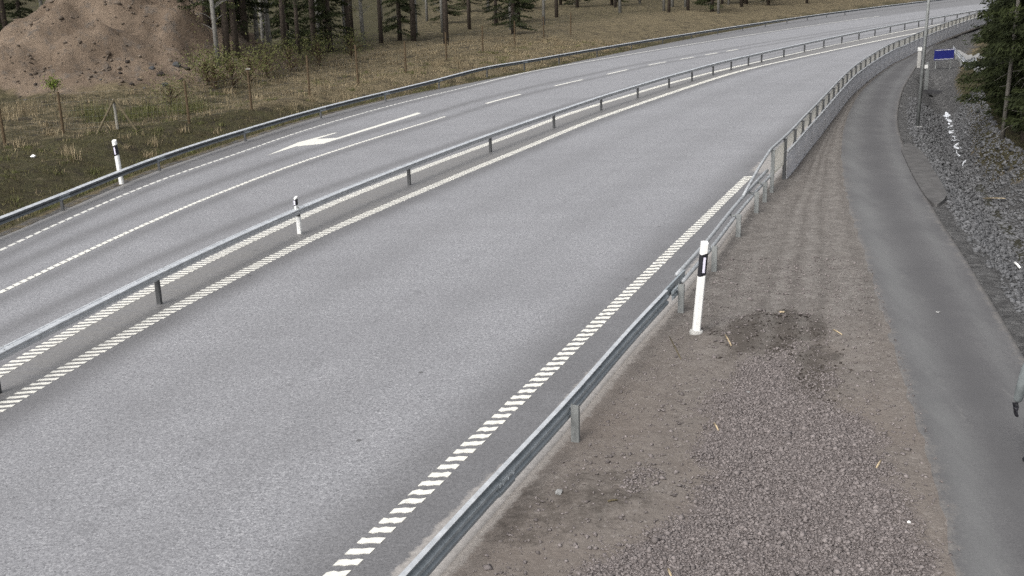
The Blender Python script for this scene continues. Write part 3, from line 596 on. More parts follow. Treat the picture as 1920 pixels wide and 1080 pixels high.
for i, s in enumerate(ps):
    p, d = point(NP, NS, s); b = MB(); post(b, p, d, HP - .06, .055, .10)
    b.box((*p, HP - .055), (.10, .14, .012), math.atan2(d[1], d[0])); shifted(b, root).build('post', MAT['zinc_post'] if i == 0 else MAT['dark_post'], pf)
    if i == len(ps) - 1: break
    s2 = ps[i + 1]
    if i >= 1:
        b = MB(); b.sweep(line3(NP, s + .03, s2 - .03, .05, .5, .07), [(-.012, 0), (-.012, .78), (.012, .78), (.012, 0)][::-1]); b.sweep(line3(NP, s + .03, s2 - .03, .05, .5, .07), [(-.02, -.03), (-.02, .004), (.03, .004), (.03, -.03)][::-1]); 
        o = shifted(b, root).build('screen_panel', MAT['panel'], pf)
        b = MB(); b.sweep(line3(NP, s + .01, s2 - .01, .835, .5, .075), [(-.03, 0), (-.03, .03), (.03, .03), (.03, 0)][::-1]); shifted(b, root).build('panel_rail', MAT['zinc'], pf)
    b = MB(); b.sweep(line3(NP, s + .06, s2 - .06, .46 if i == 0 else .86, .5, -.02), [(-.005, 0), (-.005, .34 if i else .68), (.005, .34 if i else .68), (.005, 0)][::-1])
    shifted(b, root).build('upper_panel', MAT.setdefault('cream', cream_mat()), pf)
L = [tuple(q) for q in line3(NP, ps[0], ps[-1], .42, .9, -.12)]; b = MB(); b.tube(L, .045, 8); shifted(b, root).build('lower_rail', MAT['zinc_mid'], pf, True)

# ------------------------------------------------------------------ delineators, poles, signs
def delineator(name, base, h, lean, rz, label, w=.125, foot=True, z0=0., band_z=None):
    t = thing(name, (base[0], base[1], z0), label, 'road delineator', None, rz); t.rotation_euler = (lean[0], lean[1], rz)
    prof = [(-w / 2, -.03), (-w * .3, -.062), (w * .3, -.062), (w / 2, -.03), (w / 2, .05), (-w / 2, .05)]; n = len(prof); b = MB()
    vs = [(x, y, .0) for x, y in prof] + [(x, y, h - .045) for x, y in prof] + [(x * .92, y * .92, h - (0.0 if y > 0 else .03)) for x, y in prof]
    b.add(vs, [(i, (i + 1) % n, n + (i + 1) % n, n + i) for i in range(n)] + [(n + i, n + (i + 1) % n, 2 * n + (i + 1) % n, 2 * n + i) for i in range(n)] + [tuple(2 * n + i for i in range(n))]); b.build('shaft', MAT['white'], t)
    zc = band_z or h * .76; bh = h * (.115 if not band_z else .24)
    b = MB(); k = 1.03; pr = [(x * k + (.0), y * k) for x, y in prof]; sl = lambda x: x * .35
    b.add([(x, y, zc - bh + sl(x)) for x, y in pr] + [(x, y, zc + bh + sl(x)) for x, y in pr], [(i, (i + 1) % n, n + (i + 1) % n, n + i) for i in range(n)] + [tuple(range(n))[::-1], tuple(n + i for i in range(n))]); b.build('black_band', MAT['black'], t)
    b = MB(); rx = -.008 if band_z else 0; b.box((rx, -.067, zc), (.042, .006, bh * 1.4)); b.box((0, .0535, zc), (.042, .005, bh * 1.25)); b.build('reflector', MAT['refl'], t)
    if foot:
        b = MB(); b.lathe((0, 0, -.05), [(.115, 0), (.12, .10), (.112, .135), (.05, .14)], 16); b.build('foot_collar', MAT['grey'], t)
    return t
bx = gnd([(1305, 628)])[0]
delineator('delineator_post', bx, height((1305, 628), 453), (0, .075), .12, 'white delineator post with grey foot collar, leaning beside the gravel', .125)
bx = gnd([(228, 345)])[0]; g1 = delineator('delineator_post', bx, height((228, 345), 262), (0, -.05), -.15, 'white delineator post behind the guardrail by the grassy ditch', .13, False)
p, d = point(MP, MS, ms[2]); q = gnd([(571, 392)], HM)[0]; sp, d = point(MP, MS, pos_on(MP, q))
t = delineator('delineator_post', sp, .32, (0, .01), -.25, 'short white delineator standing on top of the median guardrail', .062, False, HM - .01, .17)
b = MB(); b.box((0, 0, .015), (.16, .13, .05), .3, .7); b.build('clamp', MAT['zinc_post'], t)

def lamp_post():
    x, y, z = at(1720, 240); t = thing('lamp_post', (x, y, z), 'tall grey lamp post standing on a concrete foot at the ditch edge', 'lamp post')
    b = MB(); b.tube([(0, 0, 0), (.05, 0, 4), (.10, 0, 8.5)], [.07, .058, .045], 12); b.build('pole', MAT['zinc_post'], t, True)
    b = MB(); b.lathe((0, 0, -.2), [(.2, 0), (.2, .24), (.16, .27)], 16); b.build('foot', MAT['conc'], t)
    b = MB(); b.tube([(.1, 0, 8.45), (.0, .1, 8.7), (-.9, .2, 8.85)], .035, 8); b.build('arm', MAT['zinc_post'], t, True)
    b = MB(); b.box((-1.2, .22, 8.86), (.65, .24, .1), 0, .8); b.build('lamp_head', MAT['grey'], t)
lamp_post()
def marker_post():
    x, y, z = at(1735.5, 172); t = thing('marker_post', (x, y, z), 'slim grey marker post with a white plate in front of the rocks', 'marker post')
    h = 1.55; b = MB(); b.box((0, 0, h / 2), (.16, .1, h), .2); b.box((0, 0, h + .03), (.1, .07, .06), .2, .6); b.build('post', MAT['zinc_post'], t)
    b = MB(); b.box((-.1, -.07, h - .18), (.2, .02, .2), .2); b.build('plate', MAT['white'], t)
marker_post()
def bollard():
    x, y, z = at(1722, 127); t = thing('bollard', (x, y, z), 'pale short post at the far bend of the walking path', 'bollard')
    b = MB(); b.box((0, 0, .6), (.17, .14, 1.2), .1, .9); b.build('post', MAT['grey'], t); b = MB(); b.box((0, -.02, 1.08), (.2, .14, .2), .1); b.build('cap', MAT['white'], t)
bollard()
def blue_sign():
    x, y, z = at(1768, 131); t = thing('road_sign', (x, y, z), 'blue road sign on thin posts beyond the ditch', 'road sign', None, .35)
    for k in (-.55, .55): b = MB(); b.tube([(k, .03, -.1), (k, .03, 1.2)], .03, 8); b.build('post', MAT['zinc_post'], t)
    b = MB(); b.box((0, 0, .9), (1.45, .03, .62)); b.build('panel', MAT['blue'], t); b = MB(); b.box((0, -.018, .63), (1.36, .006, .025)); b.box((0, -.018, 1.17), (1.36, .006, .025)); b.build('border', MAT['white'], t)
blue_sign()
def side_road():
    A = gnd([(1832, 150), (1812, 122), (1796, 104), (1786, 90)], 0.); B = gnd([(1880, 150), (1848, 122), (1822, 104), (1800, 90)], 0.)
    A = catmull(A, 8); B = catmull(B, 8); b = MB(); n = len(A); z = lambda p: zat(*p) + .14
    b.add([(*p, z(p)) for p in A] + [(*p, z(p)) for p in B] + [(*p, z(p) - .5) for p in A] + [(*p, z(p) - .5) for p in B], [(i, n + i, n + i + 1, i + 1) for i in range(n - 1)] + [(i, i + 1, 2 * n + i + 1, 2 * n + i) for i in range(n - 1)])
    tag(b.build('side_road', MAT['conc'], None, True), kind='structure')
    C = resample(catmull(gnd([(1836, 152), (1815, 128), (1800, 112), (1786, 96)]), 8), .5); S = arc(C); p0 = C[0]
    t = thing('guardrail', (*p0, zat(*p0)), 'short far guardrail beside the side road behind the blue sign', 'guardrail'); L = np.array([(*p, zat(*p) + .35) for p in C])
    b = MB(); b.sweep(L, Wp); shifted(b, (*p0, zat(*p0))).build('beam', MAT['zinc'], t)
    for s in np.arange(.3, S[-1], 4): p, d = point(C, S, s); b = MB(); post(b, p, d, zat(*p) + .6, z0=zat(*p) - .1); shifted(b, (*p0, zat(*p0))).build('post', MAT['zinc_post'], t)
side_road()
def culvert():
    x, y, z = at(1746, 182); t = thing('culvert', (x, y, z), 'dark concrete culvert end where the trickle comes out of the bank', 'culvert')
    b = MB(); n = 20; vs = []; 
    for r, yy in ((.27, -.1), (.27, .9), (.22, .9), (.22, -.1)):
        for k in range(n): a = 2 * math.pi * k / n; vs.append((r * math.cos(a), yy, -.12 + r * math.sin(a)))
    fs = [(j * n + k, j * n + (k + 1) % n, ((j + 1) % 4) * n + (k + 1) % n, ((j + 1) % 4) * n + k) for j in range(4) for k in range(n)]
    b.add(vs, fs); b.build('pipe', simple('dark_pipe', (.035, .035, .035), .9, .2), t, True); t.rotation_euler = (0, 0, -.9)  # pipe coloured almost black
    b = MB(); b.box((0, .45, .22), (1.7, .3, .2), .05); b.build('headwall', simple('dark_slab', (.045, .045, .048), .9, .2), t)
culvert()

# ------------------------------------------------------------------ wildlife fence on the left
def fence():
    bases = [(-95, 300), (10, 272), (119, 250), (221, 243), (355, 232), (472, 205), (581, 182), (672, 160), (761, 136), (837, 113), (905, 97), (965, 84), (1020, 74), (1070, 65)]
    tops = [None, None, 172, 186, 152, 130, 104, 84, None, None, None, None, None, None]
    P = [at(*q) for q in bases]; r0 = P[2]; t = thing('wildlife_fence', r0, 'tall wire fence on weathered wooden posts along the foot of the sandy mound', 'fence')
    for i, p in enumerate(P):
        h = 1.9; 
        if tops[i]:
            lo, hi = .5, 4.
            for _ in range(30):
                m = (lo + hi) / 2; v = np.array([p[0], p[1], p[2] + m - CAM_H]); lo, hi = (m, hi) if 540 - CAM_F * (v @ UP) / (v @ FW) > tops[i] else (lo, m)
            h = lo
        b = MB(); b.tube([(p[0], p[1], p[2] - .3), (p[0] + random.uniform(-.04, .04), p[1], p[2] + h)], [.065, .055], 8); o = shifted(b, r0).build('post', MAT['wood_grey'] if i == 3 else MAT['wood'], t)
        if i == 3: o['label'] = 'silvered braced post'
        if i in (3,):
            for fx, fy in ((175, 254), (262, 246)):
                f = at(fx, fy); b = MB(); b.tube([(f[0], f[1], f[2] - .2), (p[0], p[1], p[2] + h)], [.05, .045], 8); shifted(b, r0).build('brace', MAT['wood_dark'], t)
        if i == 5: b = MB(); b.box((p[0], p[1], p[2] + h + .02), (.22, .16, .05), .2); shifted(b, r0).build('post_cap', MAT['wood_grey'], t)
    wire = MB()
    for i in range(len(P) - 1):
        for z in (.15, .35, .6, .9, 1.25, 1.6): wire.tube([(P[i][0], P[i][1] - .05, P[i][2] + z), (P[i + 1][0], P[i + 1][1] - .05, P[i + 1][2] + z)], .0018, 4, False)
        for k in range(1, 14): u = k / 14; q = P[i] * (1 - u) + P[i + 1] * u; wire.tube([(q[0], q[1] - .05, q[2] + .15), (q[0], q[1] - .05, q[2] + 1.6)], .0014, 4, False)
    shifted(wire, r0).build('wire_mesh', MAT['zinc_post'], t)
fence()

# ------------------------------------------------------------------ stones, grass
def stones(name, n, sampler, size, mat, zf, flat=.6, sink=.35):
    ico = bmesh.new(); bmesh.ops.create_icosphere(ico, subdivisions=1, radius=1); IV = np.array([v.co[:] for v in ico.verts]); IF = np.array([[v.index for v in f.verts] for f in ico.faces]); ico.free()
    oc = np.array([(1, 0, 0), (-1, 0, 0), (0, 1, 0), (0, -1, 0), (0, 0, 1), (0, 0, -1)], float); of = np.array([(0, 2, 4), (2, 1, 4), (1, 3, 4), (3, 0, 4), (2, 0, 5), (1, 2, 5), (3, 1, 5), (0, 3, 5)])
    P, sz = sampler(n); n = len(P); BV, BF = (IV, IF) if size > .05 else (oc, of)
    V = BV[None] * (1 + RNG.uniform(-.3, .3, (n, len(BV), 1))); V = V * RNG.uniform(.6, 1.3, (n, 1, 3)) * np.array([1, 1, flat])
    a = RNG.uniform(0, 6.28, n); e = RNG.normal(0, .45, n); ca, sa = np.cos(a)[:, None], np.sin(a)[:, None]; ce, se = np.cos(e)[:, None], np.sin(e)[:, None]
    y1 = V[..., 1] * ce - V[..., 2] * se; z1 = V[..., 1] * se + V[..., 2] * ce; x1 = V[..., 0]
    V = np.stack([x1 * ca - y1 * sa, x1 * sa + y1 * ca, z1], -1) * sz[:, None, None]
    Z = zf(P[:, 0], P[:, 1]); V += np.stack([P[:, 0], P[:, 1], Z + sz * flat * (1 - 2 * sink)], -1)[:, None]
    F = BF[None] + (np.arange(n) * len(BV))[:, None, None]; sh = np.repeat(np.clip(RNG.beta(2, 2.4, n), 0, 1), len(BV))
    me = bpy.data.meshes.new(name); V = V.reshape(-1, 3); F = F.reshape(-1, 3); me.vertices.add(len(V)); me.vertices.foreach_set('co', V.ravel().astype(np.float32))
    me.loops.add(F.size); me.loops.foreach_set('vertex_index', F.ravel().astype(np.int32)); me.polygons.add(len(F)); me.polygons.foreach_set('loop_start', np.arange(0, F.size, 3, dtype=np.int32)); me.update(calc_edges=True)
    at_ = me.attributes.new('shade', 'FLOAT', 'POINT'); at_.data.foreach_set('value', sh.astype(np.float32)); me.materials.append(mat)
    o = bpy.data.objects.new(name, me); COL.objects.link(o); return tag(o, kind='stuff')
def terr_z(X, Y): return np.array([zat(x, y) for x, y in zip(X, Y)])
def s_riprap(n):
    P = np.stack([RNG.uniform(6, 24, n * 5), RNG.uniform(14, 52, n * 5)], -1); dR = -sdist(P[:, 0], P[:, 1], PR)[0]; dT = sdist(P[:, 0], P[:, 1], TR)[0]; dS = sdist(P[:, 0], P[:, 1], ST)[0]
    den = np.where((dR > .35) & (dT > -.15), 1., 0.) * np.where(P[:, 1] > ST[-1, 1] + 1.0, .35, 1) * np.where(np.abs(dS) < .2, .75, 1) * sst(.15, .8, dR + .4 * noise2(P[:, 0], P[:, 1], 2.2, 1)); k = RNG.uniform(0, 1, len(P)) < den; P = P[k][:n]; return P, np.exp(RNG.normal(-3.25, .40, len(P)))
o = stones('riprap_stones', 30000, s_riprap, .07, MAT['riprap'], terr_z); tag(o, 'grey crushed rock covering both banks of the ditch', 'rocks')
NPs = NP[NP[:, 1] < 40]
def verge_h(X, Y):
    dN = np.abs(sdist(X, Y, NP)[0]); dP = np.abs(sdist(X, Y, PL)[0]); return verge_z(X, Y, dN / (dN + dP))
def s_peb(n):
    P = np.stack([RNG.uniform(-3, 7.5, n * 8), RNG.uniform(9.2, 23, n * 8)], -1); dN = -sdist(P[:, 0], P[:, 1], NP)[0]; dP = sdist(P[:, 0], P[:, 1], PL)[0]
    den = np.where((dN > .1) & (dP > -.12), .05 + .95 * np.clip(gravel_w(P[:, 0], P[:, 1]) - .1 + .2 * noise2(P[:, 0], P[:, 1], 1.2, 6), 0, 1) * sst(-.12, .5, dP), 0); k = RNG.uniform(0, 1, len(P)) < den; P = P[k][:n]; return P, np.exp(np.exp(RNG.normal(0, .1, len(P))) * 0 + RNG.normal(-4.12, .40, len(P)))
o = stones('gravel', 42000, s_peb, .02, MAT['pebble'], verge_h, .55, .3); tag(o, 'pinkish crushed gravel spread over the verge in front of the delineator', 'gravel')

def blades(name, P, hts, mat, per, spread, wid, lean, kind='stuff', parent=None):
    n = len(P) * per; base = np.repeat(P, per, 0) + np.c_[RNG.normal(0, spread, (n, 2)), np.zeros(n)]; h = np.repeat(hts, per) * RNG.uniform(.5, 1.15, n)
    a = RNG.uniform(0, 6.28, n); ln = np.abs(RNG.normal(0, lean, n)); dx = np.stack([np.cos(a), np.sin(a)], -1); px = np.stack([-np.sin(a), np.cos(a)], -1)
    w = wid * RNG.uniform(.6, 1.3, n); o = np.zeros((n, 5, 3)); z0 = base[:, 2] - .03
    for j, (u, ww) in enumerate(((0, 1), (0, -1), (.55, .8), (.55, -.8), (1, 0))):
        o[:, j, :2] = base[:, :2] + dx * (ln * h * u ** 2)[:, None] + px * (w * ww * .5)[:, None]; o[:, j, 2] = z0 + h * u * np.cos(np.minimum(ln * u * .8, 1.3))
    F = []; k = np.arange(n) * 5; q = np.stack([k, k + 1, k + 3, k + 2], -1); t = np.stack([k + 2, k + 3, k + 4], -1)
    me = bpy.data.meshes.new(name); me.vertices.add(n * 5); me.vertices.foreach_set('co', o.ravel().astype(np.float32))
    lv = np.concatenate([q.ravel(), t.ravel()]).astype(np.int32); me.loops.add(len(lv)); me.loops.foreach_set('vertex_index', lv); me.polygons.add(2 * n)
    me.polygons.foreach_set('loop_start', np.concatenate([np.arange(n) * 4, 4 * n + np.arange(n) * 3]).astype(np.int32)); me.update(calc_edges=True)
    at_ = me.attributes.new('shade', 'FLOAT', 'POINT'); sh = np.repeat(RNG.beta(1.6, 2, len(P)), per) * .6 + RNG.uniform(0, .4, n); at_.data.foreach_set('value', np.repeat(sh, 5).astype(np.float32)); me.materials.append(mat)
    ob = bpy.data.objects.new(name, me); COL.objects.link(ob)
    if parent: ob.parent = parent
    if kind: tag(ob, kind=kind)
    return ob
def s_left(n, lo, hi, xr=(-34, 12), yr=(24, 96)):
    P = np.stack([RNG.uniform(*xr, n), RNG.uniform(*yr, n)], -1); dl = sdist(P[:, 0], P[:, 1], GL)[0]; k = (dl > lo) & (dl < hi); P = P[k]; dl = dl[k]; return P, dl
def mound_w(X, Y):
    m = 0
    for c, rx, ry in ((MOUND, 8.5, 9.0), (MOUND_B, 7.5, 8.5), (MOUND_C, 8.0, 8.0)): m = np.maximum(m, 1 - sst(.7, 1.05, np.sqrt(((X - c[0]) / rx) ** 2 + ((Y - c[1]) / ry) ** 2)))
    return m
P, dl = s_left(60000, .55, 9.5); k = RNG.uniform(0, 1, len(P)) < sst(.4, 1.2, dl) * (1 - sst(-1, 1, dl - gr_edge(P[:, 0], P[:, 1]))); P = P[k]; z = terr_z(P[:, 0], P[:, 1])
o = blades('grass', np.c_[P, z], .09 + .08 * RNG.uniform(0, 1, len(P)), MAT['grass'], 6, .10, .016, .8); tag(o, 'short dark green grass in the ditch behind the guardrail', 'grass')
P, dl = s_left(40000, 1.5, 15.0); mw = mound_w(P[:, 0], P[:, 1]); cl = noise2(P[:, 0], P[:, 1], 3.2, 3); k = (RNG.uniform(0, 1, len(P)) < (sst(-1.6, 1.2, dl - gr_edge(P[:, 0], P[:, 1])) + .12) * (1 - .95 * mw) * sst(-.7, .5, cl) * (.45 + .55 * sst(-15, -9, P[:, 0]))); P = P[k]; z = terr_z(P[:, 0], P[:, 1])
o = blades('dry_grass', np.c_[P, z], (.14 + .22 * RNG.uniform(0, 1, len(P)) ** 2) * (1 + .8 * sst(.1, .9, cl[k])), MAT['straw'], 8, .14, .014, .9); tag(o, 'straw coloured dead grass along the wire fence', 'dry grass')

# ------------------------------------------------------------------ trees
def tussocks(name, n, lo, hi, h, mat, lab, cat, scale, seed, xr=(-34, 12), yr=(24, 96)):
    P, dl = s_left(n, lo, hi, xr, yr); c = noise2(P[:, 0], P[:, 1], scale, seed); k = (c > .15) & (mound_w(P[:, 0], P[:, 1]) < .5); P = P[k]; z = terr_z(P[:, 0], P[:, 1])
    o = blades(name, np.c_[P, z], h * RNG.uniform(.5, 1.2, len(P)), mat, 34, .13, .02, .75); tag(o, lab, cat)
tussocks('grass_tussocks', 4200, .8, 9.5, .22, MAT['bushleaf'], 'yellow green tussocks scattered over the ditch slope', 'grass', 4.1, 4)
tussocks('straw_tussocks', 1700, 3.2, 13, .48, MAT['straw'], 'long bent straw tussocks at the foot of the wire fence', 'dry grass', 3.3, 5)
def quads(name, C, D, N, L, Wd, shade, mat, parent=None):
    """leaf sprays: centre, long direction, side direction, length, width"""
    n = len(C); v = np.empty((n, 4, 3)); v[:, 0] = C - D * L[:, None] * .5; v[:, 1] = C + N * Wd[:, None] * .5; v[:, 2] = C + D * L[:, None] * .5; v[:, 3] = C - N * Wd[:, None] * .5
    me = bpy.data.meshes.new(name); me.vertices.add(n * 4); me.vertices.foreach_set('co', v.ravel().astype(np.float32)); me.loops.add(n * 4); me.loops.foreach_set('vertex_index', np.arange(n * 4, dtype=np.int32))
    me.polygons.add(n); me.polygons.foreach_set('loop_start', np.arange(0, n * 4, 4, dtype=np.int32)); me.update(calc_edges=True); a = me.attributes.new('shade', 'FLOAT', 'POINT'); a.data.foreach_set('value', np.repeat(shade, 4).astype(np.float32)); me.materials.append(mat)
    o = bpy.data.objects.new(name, me); COL.objects.link(o); o.parent = parent; return o
def unit(v): return v / (np.linalg.norm(v, axis=-1, keepdims=True) + 1e-9)
def spruce(H, R, clear, nb, dens, label, group, seed, dead=0):
    rg = np.random.default_rng(seed); t = thing('spruce_tree', (0, 0, 0), label, 'tree', group)
    b = MB(); b.tube([(0, 0, -.4), (.02, 0, H * .3), (-.02, .03, H * .7), (0, 0, H)], [.02 * H * .75, .014 * H * .8, .007 * H, .01], 9); b.build('trunk', MAT['bark'], t, True)
    C = []; D = []; N = []; L = []; Wd = []; S = []
    for i in range(nb):
        u = rg.uniform(0, 1) ** .9; z = clear + (H - clear) * u; r = R * (1 - u) ** .85 * rg.uniform(.65, 1.1) + .15; a = rg.uniform(0, 6.28); tone = rg.beta(2, 2); droop = rg.uniform(.15, .4)
        m = max(4, int(dens * r)); s = rg.uniform(.12, 1, m) ** .8; side = rg.normal(0, .16, m) * (r * s + .2)
        q = np.stack([math.cos(a) * r * s - math.sin(a) * side, math.sin(a) * r * s + math.cos(a) * side, z - droop * r * s ** 1.3 + .1 * r * s ** 3 + rg.normal(0, .05, m)], -1)
        dr = unit(np.stack([np.full(m, math.cos(a)), np.full(m, math.sin(a)), np.full(m, -droop)], -1) + rg.normal(0, .45, (m, 3)) + np.array([0, 0, -.35])); nn = unit(np.cross(dr, rg.normal(0, 1, (m, 3))))
        C.append(q); D.append(dr); N.append(nn); L.append(rg.uniform(.12, .34, m)); Wd.append(rg.uniform(.025, .07, m)); S.append(np.clip(tone * .7 + rg.uniform(0, .4, m) * 1, 0, 1))
    quads('crown', np.vstack(C), np.vstack(D), np.vstack(N), np.hstack(L), np.hstack(Wd), np.hstack(S), MAT['needle'], t)
    if dead:
        b = MB()
        for i in range(dead):
            z = rg.uniform(.6, clear + 1.5); a = rg.uniform(0, 6.28); l = rg.uniform(.5, 1.5); b.tube([(0, 0, z), (math.cos(a) * l * .6, math.sin(a) * l * .6, z - .15), (math.cos(a + .3) * l, math.sin(a + .3) * l, z - .45)], [.018, .011, .004], 4, False)
        b.build('dead_branches', MAT['dead'], t)
    return t
def pine(H, clear, R, label, group, seed, mat='needle2', bark='bark', name='pine_tree', n=60, leaf=(.16, .4)):
    rg = np.random.default_rng(seed); t = thing(name, (0, 0, 0), label, 'tree', group); b = MB(); b.tube([(0, 0, -.4), (.08, .03, H * .4), (.02, -.05, H * .75), (0, 0, H)], [.016 * H, .012 * H, .007 * H, .015], 9)
    C = []; S = []
    for i in range(n):
        u = rg.uniform(0, 1); z = clear + (H - clear) * u; r = R * math.sin(math.pi * min(.98, .25 + .72 * u)) * rg.uniform(.4, 1.05); a = rg.uniform(0, 6.28); e = np.array([math.cos(a) * r, math.sin(a) * r, z + .25 * r])
        b.tube([(0, 0, z - .3), e * np.array([.5, .5, 1]) - np.array([0, 0, .2]), e], [.03, .02, .006], 4, False); m = int(rg.uniform(22, 46)); C.append(e + rg.normal(0, 1, (m, 3)) * np.array([.42, .42, .3])); S.append(np.clip(rg.beta(2, 2) * .6 + rg.uniform(0, .45, m), 0, 1))
    b.build('trunk', MAT[bark], t, True); C = np.vstack(C); m = len(C); D = unit(rg.normal(0, 1, (m, 3))); quads('crown', C, D, unit(np.cross(D, rg.normal(0, 1, (m, 3)))), rg.uniform(*leaf, m), rg.uniform(leaf[0] * .35, leaf[0] * .9, m), np.hstack(S), MAT[mat], t); return t
G_R, G_L, G_F = 'spruces on the bank right of the ditch', 'trees behind the wire fence', 'forest trees beyond the bend'
protos = [spruce(15, 2.6, .5, 230, 85, 'dense dark spruce in the wood on the bank right of the ditch', G_R, 1, 10), spruce(13, 2.3, .3, 210, 85, 'dense dark spruce in the wood on the bank right of the ditch', G_R, 2, 6), spruce(17, 2.5, 3.0, 190, 80, 'dense dark spruce in the wood on the bank right of the ditch', G_R, 3, 34)]
lt = [spruce(14, 1.9, .7, 190, 64, 'dark spruce in the wood behind the wire fence', G_L, 4, 14), pine(13, 4.5, 1.9, 'slender pine in the wood behind the wire fence', G_L, 5), pine(11, 2.5, 1.6, 'bare-stemmed birch in the wood behind the wire fence', G_L, 6, 'bushleaf', 'birch', 'birch_tree', 46, (.08, .16))]
used = set()
def plant(pr, x, y, sc, label=None, group=None):
    o = pr if pr.name not in used else copy_tree(pr); used.add(pr.name); o.location = (x, y, zat(x, y) - .05); o.rotation_euler = (0, 0, random.uniform(0, 6.28)); o.scale = (sc, sc, sc * random.uniform(.92, 1.1))
    if label: o['label'] = label
    if group: o['group'] = group
    return o
# right bank
row = [(1838, 172), (1848, 205), (1858, 238), (1905, 276), (1940, 300), (1990, 320), (1868, 196), (1893, 222), (1925, 245), (1832, 142), (1870, 150), (1905, 180), (1960, 250), (1845, 118), (1880, 110), (1925, 150), (1990, 240), (1950, 190)]
for i, (px, py) in enumerate(row):
    p = gnd([(px, py)], .25)[0]; off = np.array([1.7, .1]); plant(protos[i % 2], p[0] + off[0], p[1] + off[1], random.uniform(.75, 1.05))
for px, py in ((1878, 205), (1902, 222), (1918, 240), (1862, 170), (1895, 188), (1862, 222), (1884, 246), (1912, 262), (1935, 272), (1852, 188)):
    p = gnd([(px, py)], .25)[0]; plant(protos[(px // 2) % 2], p[0] + 1.2, p[1] + .6, random.uniform(.5, .7))
for px, py in ((1897, 262), ): p = gnd([(px, py)], .25)[0]; plant(protos[2], p[0] + .5, p[1], .85, 'spruce with bare dead lower branches at the bank right of the ditch')
x, y, z = at(1879, 262); t = thing('bare_trunk', (x, y, z), 'thin bare grey tree trunk at the front edge of the right-hand wood', 'tree'); b = MB(); b.tube([(0, 0, -.2), (.06, 0, 3), (.14, 0, 8.5)], [.085, .07, .04], 8); b.build('trunk', MAT['dead'], t, True)
b = MB()
for k in range(9): zz = 1 + k * .8; a = random.uniform(0, 6.28); b.tube([(.02 * zz, 0, zz), (.02 * zz + math.cos(a) * .5, math.sin(a) * .5, zz - .1)], [.014, .004], 4, False)
b.build('branch_stubs', MAT['dead'], t)
for i in range(46):                                 # wood further along on the right
    s = random.uniform(30, 150); S = arc(TR); s0 = pos_on(TR, gnd([(1836, 170)], .25)[0]); p, d = point(TR, S, min(S[-1] - 1, s0 + s)); nn = np.array([d[1], -d[0]]); q = p + nn * (random.uniform(1.2, 22)); plant(protos[i % 3], q[0], q[1], random.uniform(.8, 1.2), 'spruce in the wood beyond the side road', 'spruces beyond the side road')
# left wood
lp = [(398, 141), (412, 148), (430, 146), (448, 140), (466, 134), (486, 127), (508, 118), (535, 110), (425, 133), (455, 126), (495, 112), (560, 104), (590, 99), (620, 96), (650, 92), (682, 88), (715, 82), (750, 76), (540, 98), (600, 88), (660, 80), (20, 112), (48, 108), (-20, 120), (90, 92), (150, 82), (210, 78), (270, 74), (330, 80), (380, 110), (-60, 120), (10, 98), (780, 70), (830, 62), (880, 54), (930, 48)]
for i, (px, py) in enumerate(lp):
    p = gnd([(px, py)], .6)[0]; plant(lt[(i * 2 + i // 3) % 3], p[0], p[1], random.uniform(.8, 1.15))
for i in range(60):
    s = random.uniform(55, 175); S = arc(GL); p, d = point(GL, S, min(S[-1] - 1, s + 25)); nn = np.array([-d[1], d[0]]); q = p + nn * random.uniform(11, 45); plant(lt[i % 3], q[0], q[1], random.uniform(.9, 1.3), None, None)
for i in range(70):                                 # forest closing the view beyond the bend
    a = math.radians(random.uniform(-32, 42)); r = random.uniform(205, 290); x, y = r * math.sin(a), r * math.cos(a)
    if abs(sdist([x], [y], MP)[0][0]) < 16: continue
    plant((lt[0], lt[1], protos[0])[i % 3], x, y, random.uniform(1., 1.5), 'conifer in the distant forest beyond the bend', G_F)
# sapling and scrub by the mound
x, y, z = at(104, 188); t = thing('birch_sapling', (x, y, z), 'small birch sapling with fresh green leaves on the sandy mound', 'tree')
b = MB(); b.tube([(0, 0, -.1), (.02, 0, .5), (0, .03, 1.05)], [.018, .012, .006], 6)
for k in range(7): a = k * 2.4; b.tube([(.01, 0, .45 + .06 * k), (.22 * math.cos(a), .22 * math.sin(a), .7 + .06 * k)], [.007, .003], 4, False)
b.build('trunk', MAT['wood_dark'], t, True); n = 420; Cc = RNG.normal(0, 1, (n, 3)) * np.array([.17, .17, .16]) + np.array([0, 0, .82]); Dd = unit(RNG.normal(0, 1, (n, 3)))
quads('crown', Cc, Dd, unit(np.cross(Dd, RNG.normal(0, 1, (n, 3)))), RNG.uniform(.06, .11, n), RNG.uniform(.04, .08, n), RNG.uniform(0, 1, n), MAT['leaf'], t)
x, y, z = at(322, 205); k = pine(1.15, .3, .7, 'low green willow bush at the right foot of the sandy mound', None, 22, 'bushleaf', 'wood', 'bush', 26, (.06, .13)); k.location = (x, y, z); k['category'] = 'bush'
for px, py in ((405, 168), (436, 164), (470, 155), (500, 146), (545, 134), (600, 124), (660, 113), (388, 160)):
    x, y, z = at(px, py); o = copy_tree(k); o.location = (x, y, z); o.scale = (1.3,) * 3; o.rotation_euler = (0, 0, random.uniform(0, 6)); o['label'] = 'low green bush at the foot of the wood behind the wire fence'; o['group'] = 'low bushes at the foot of the wood'
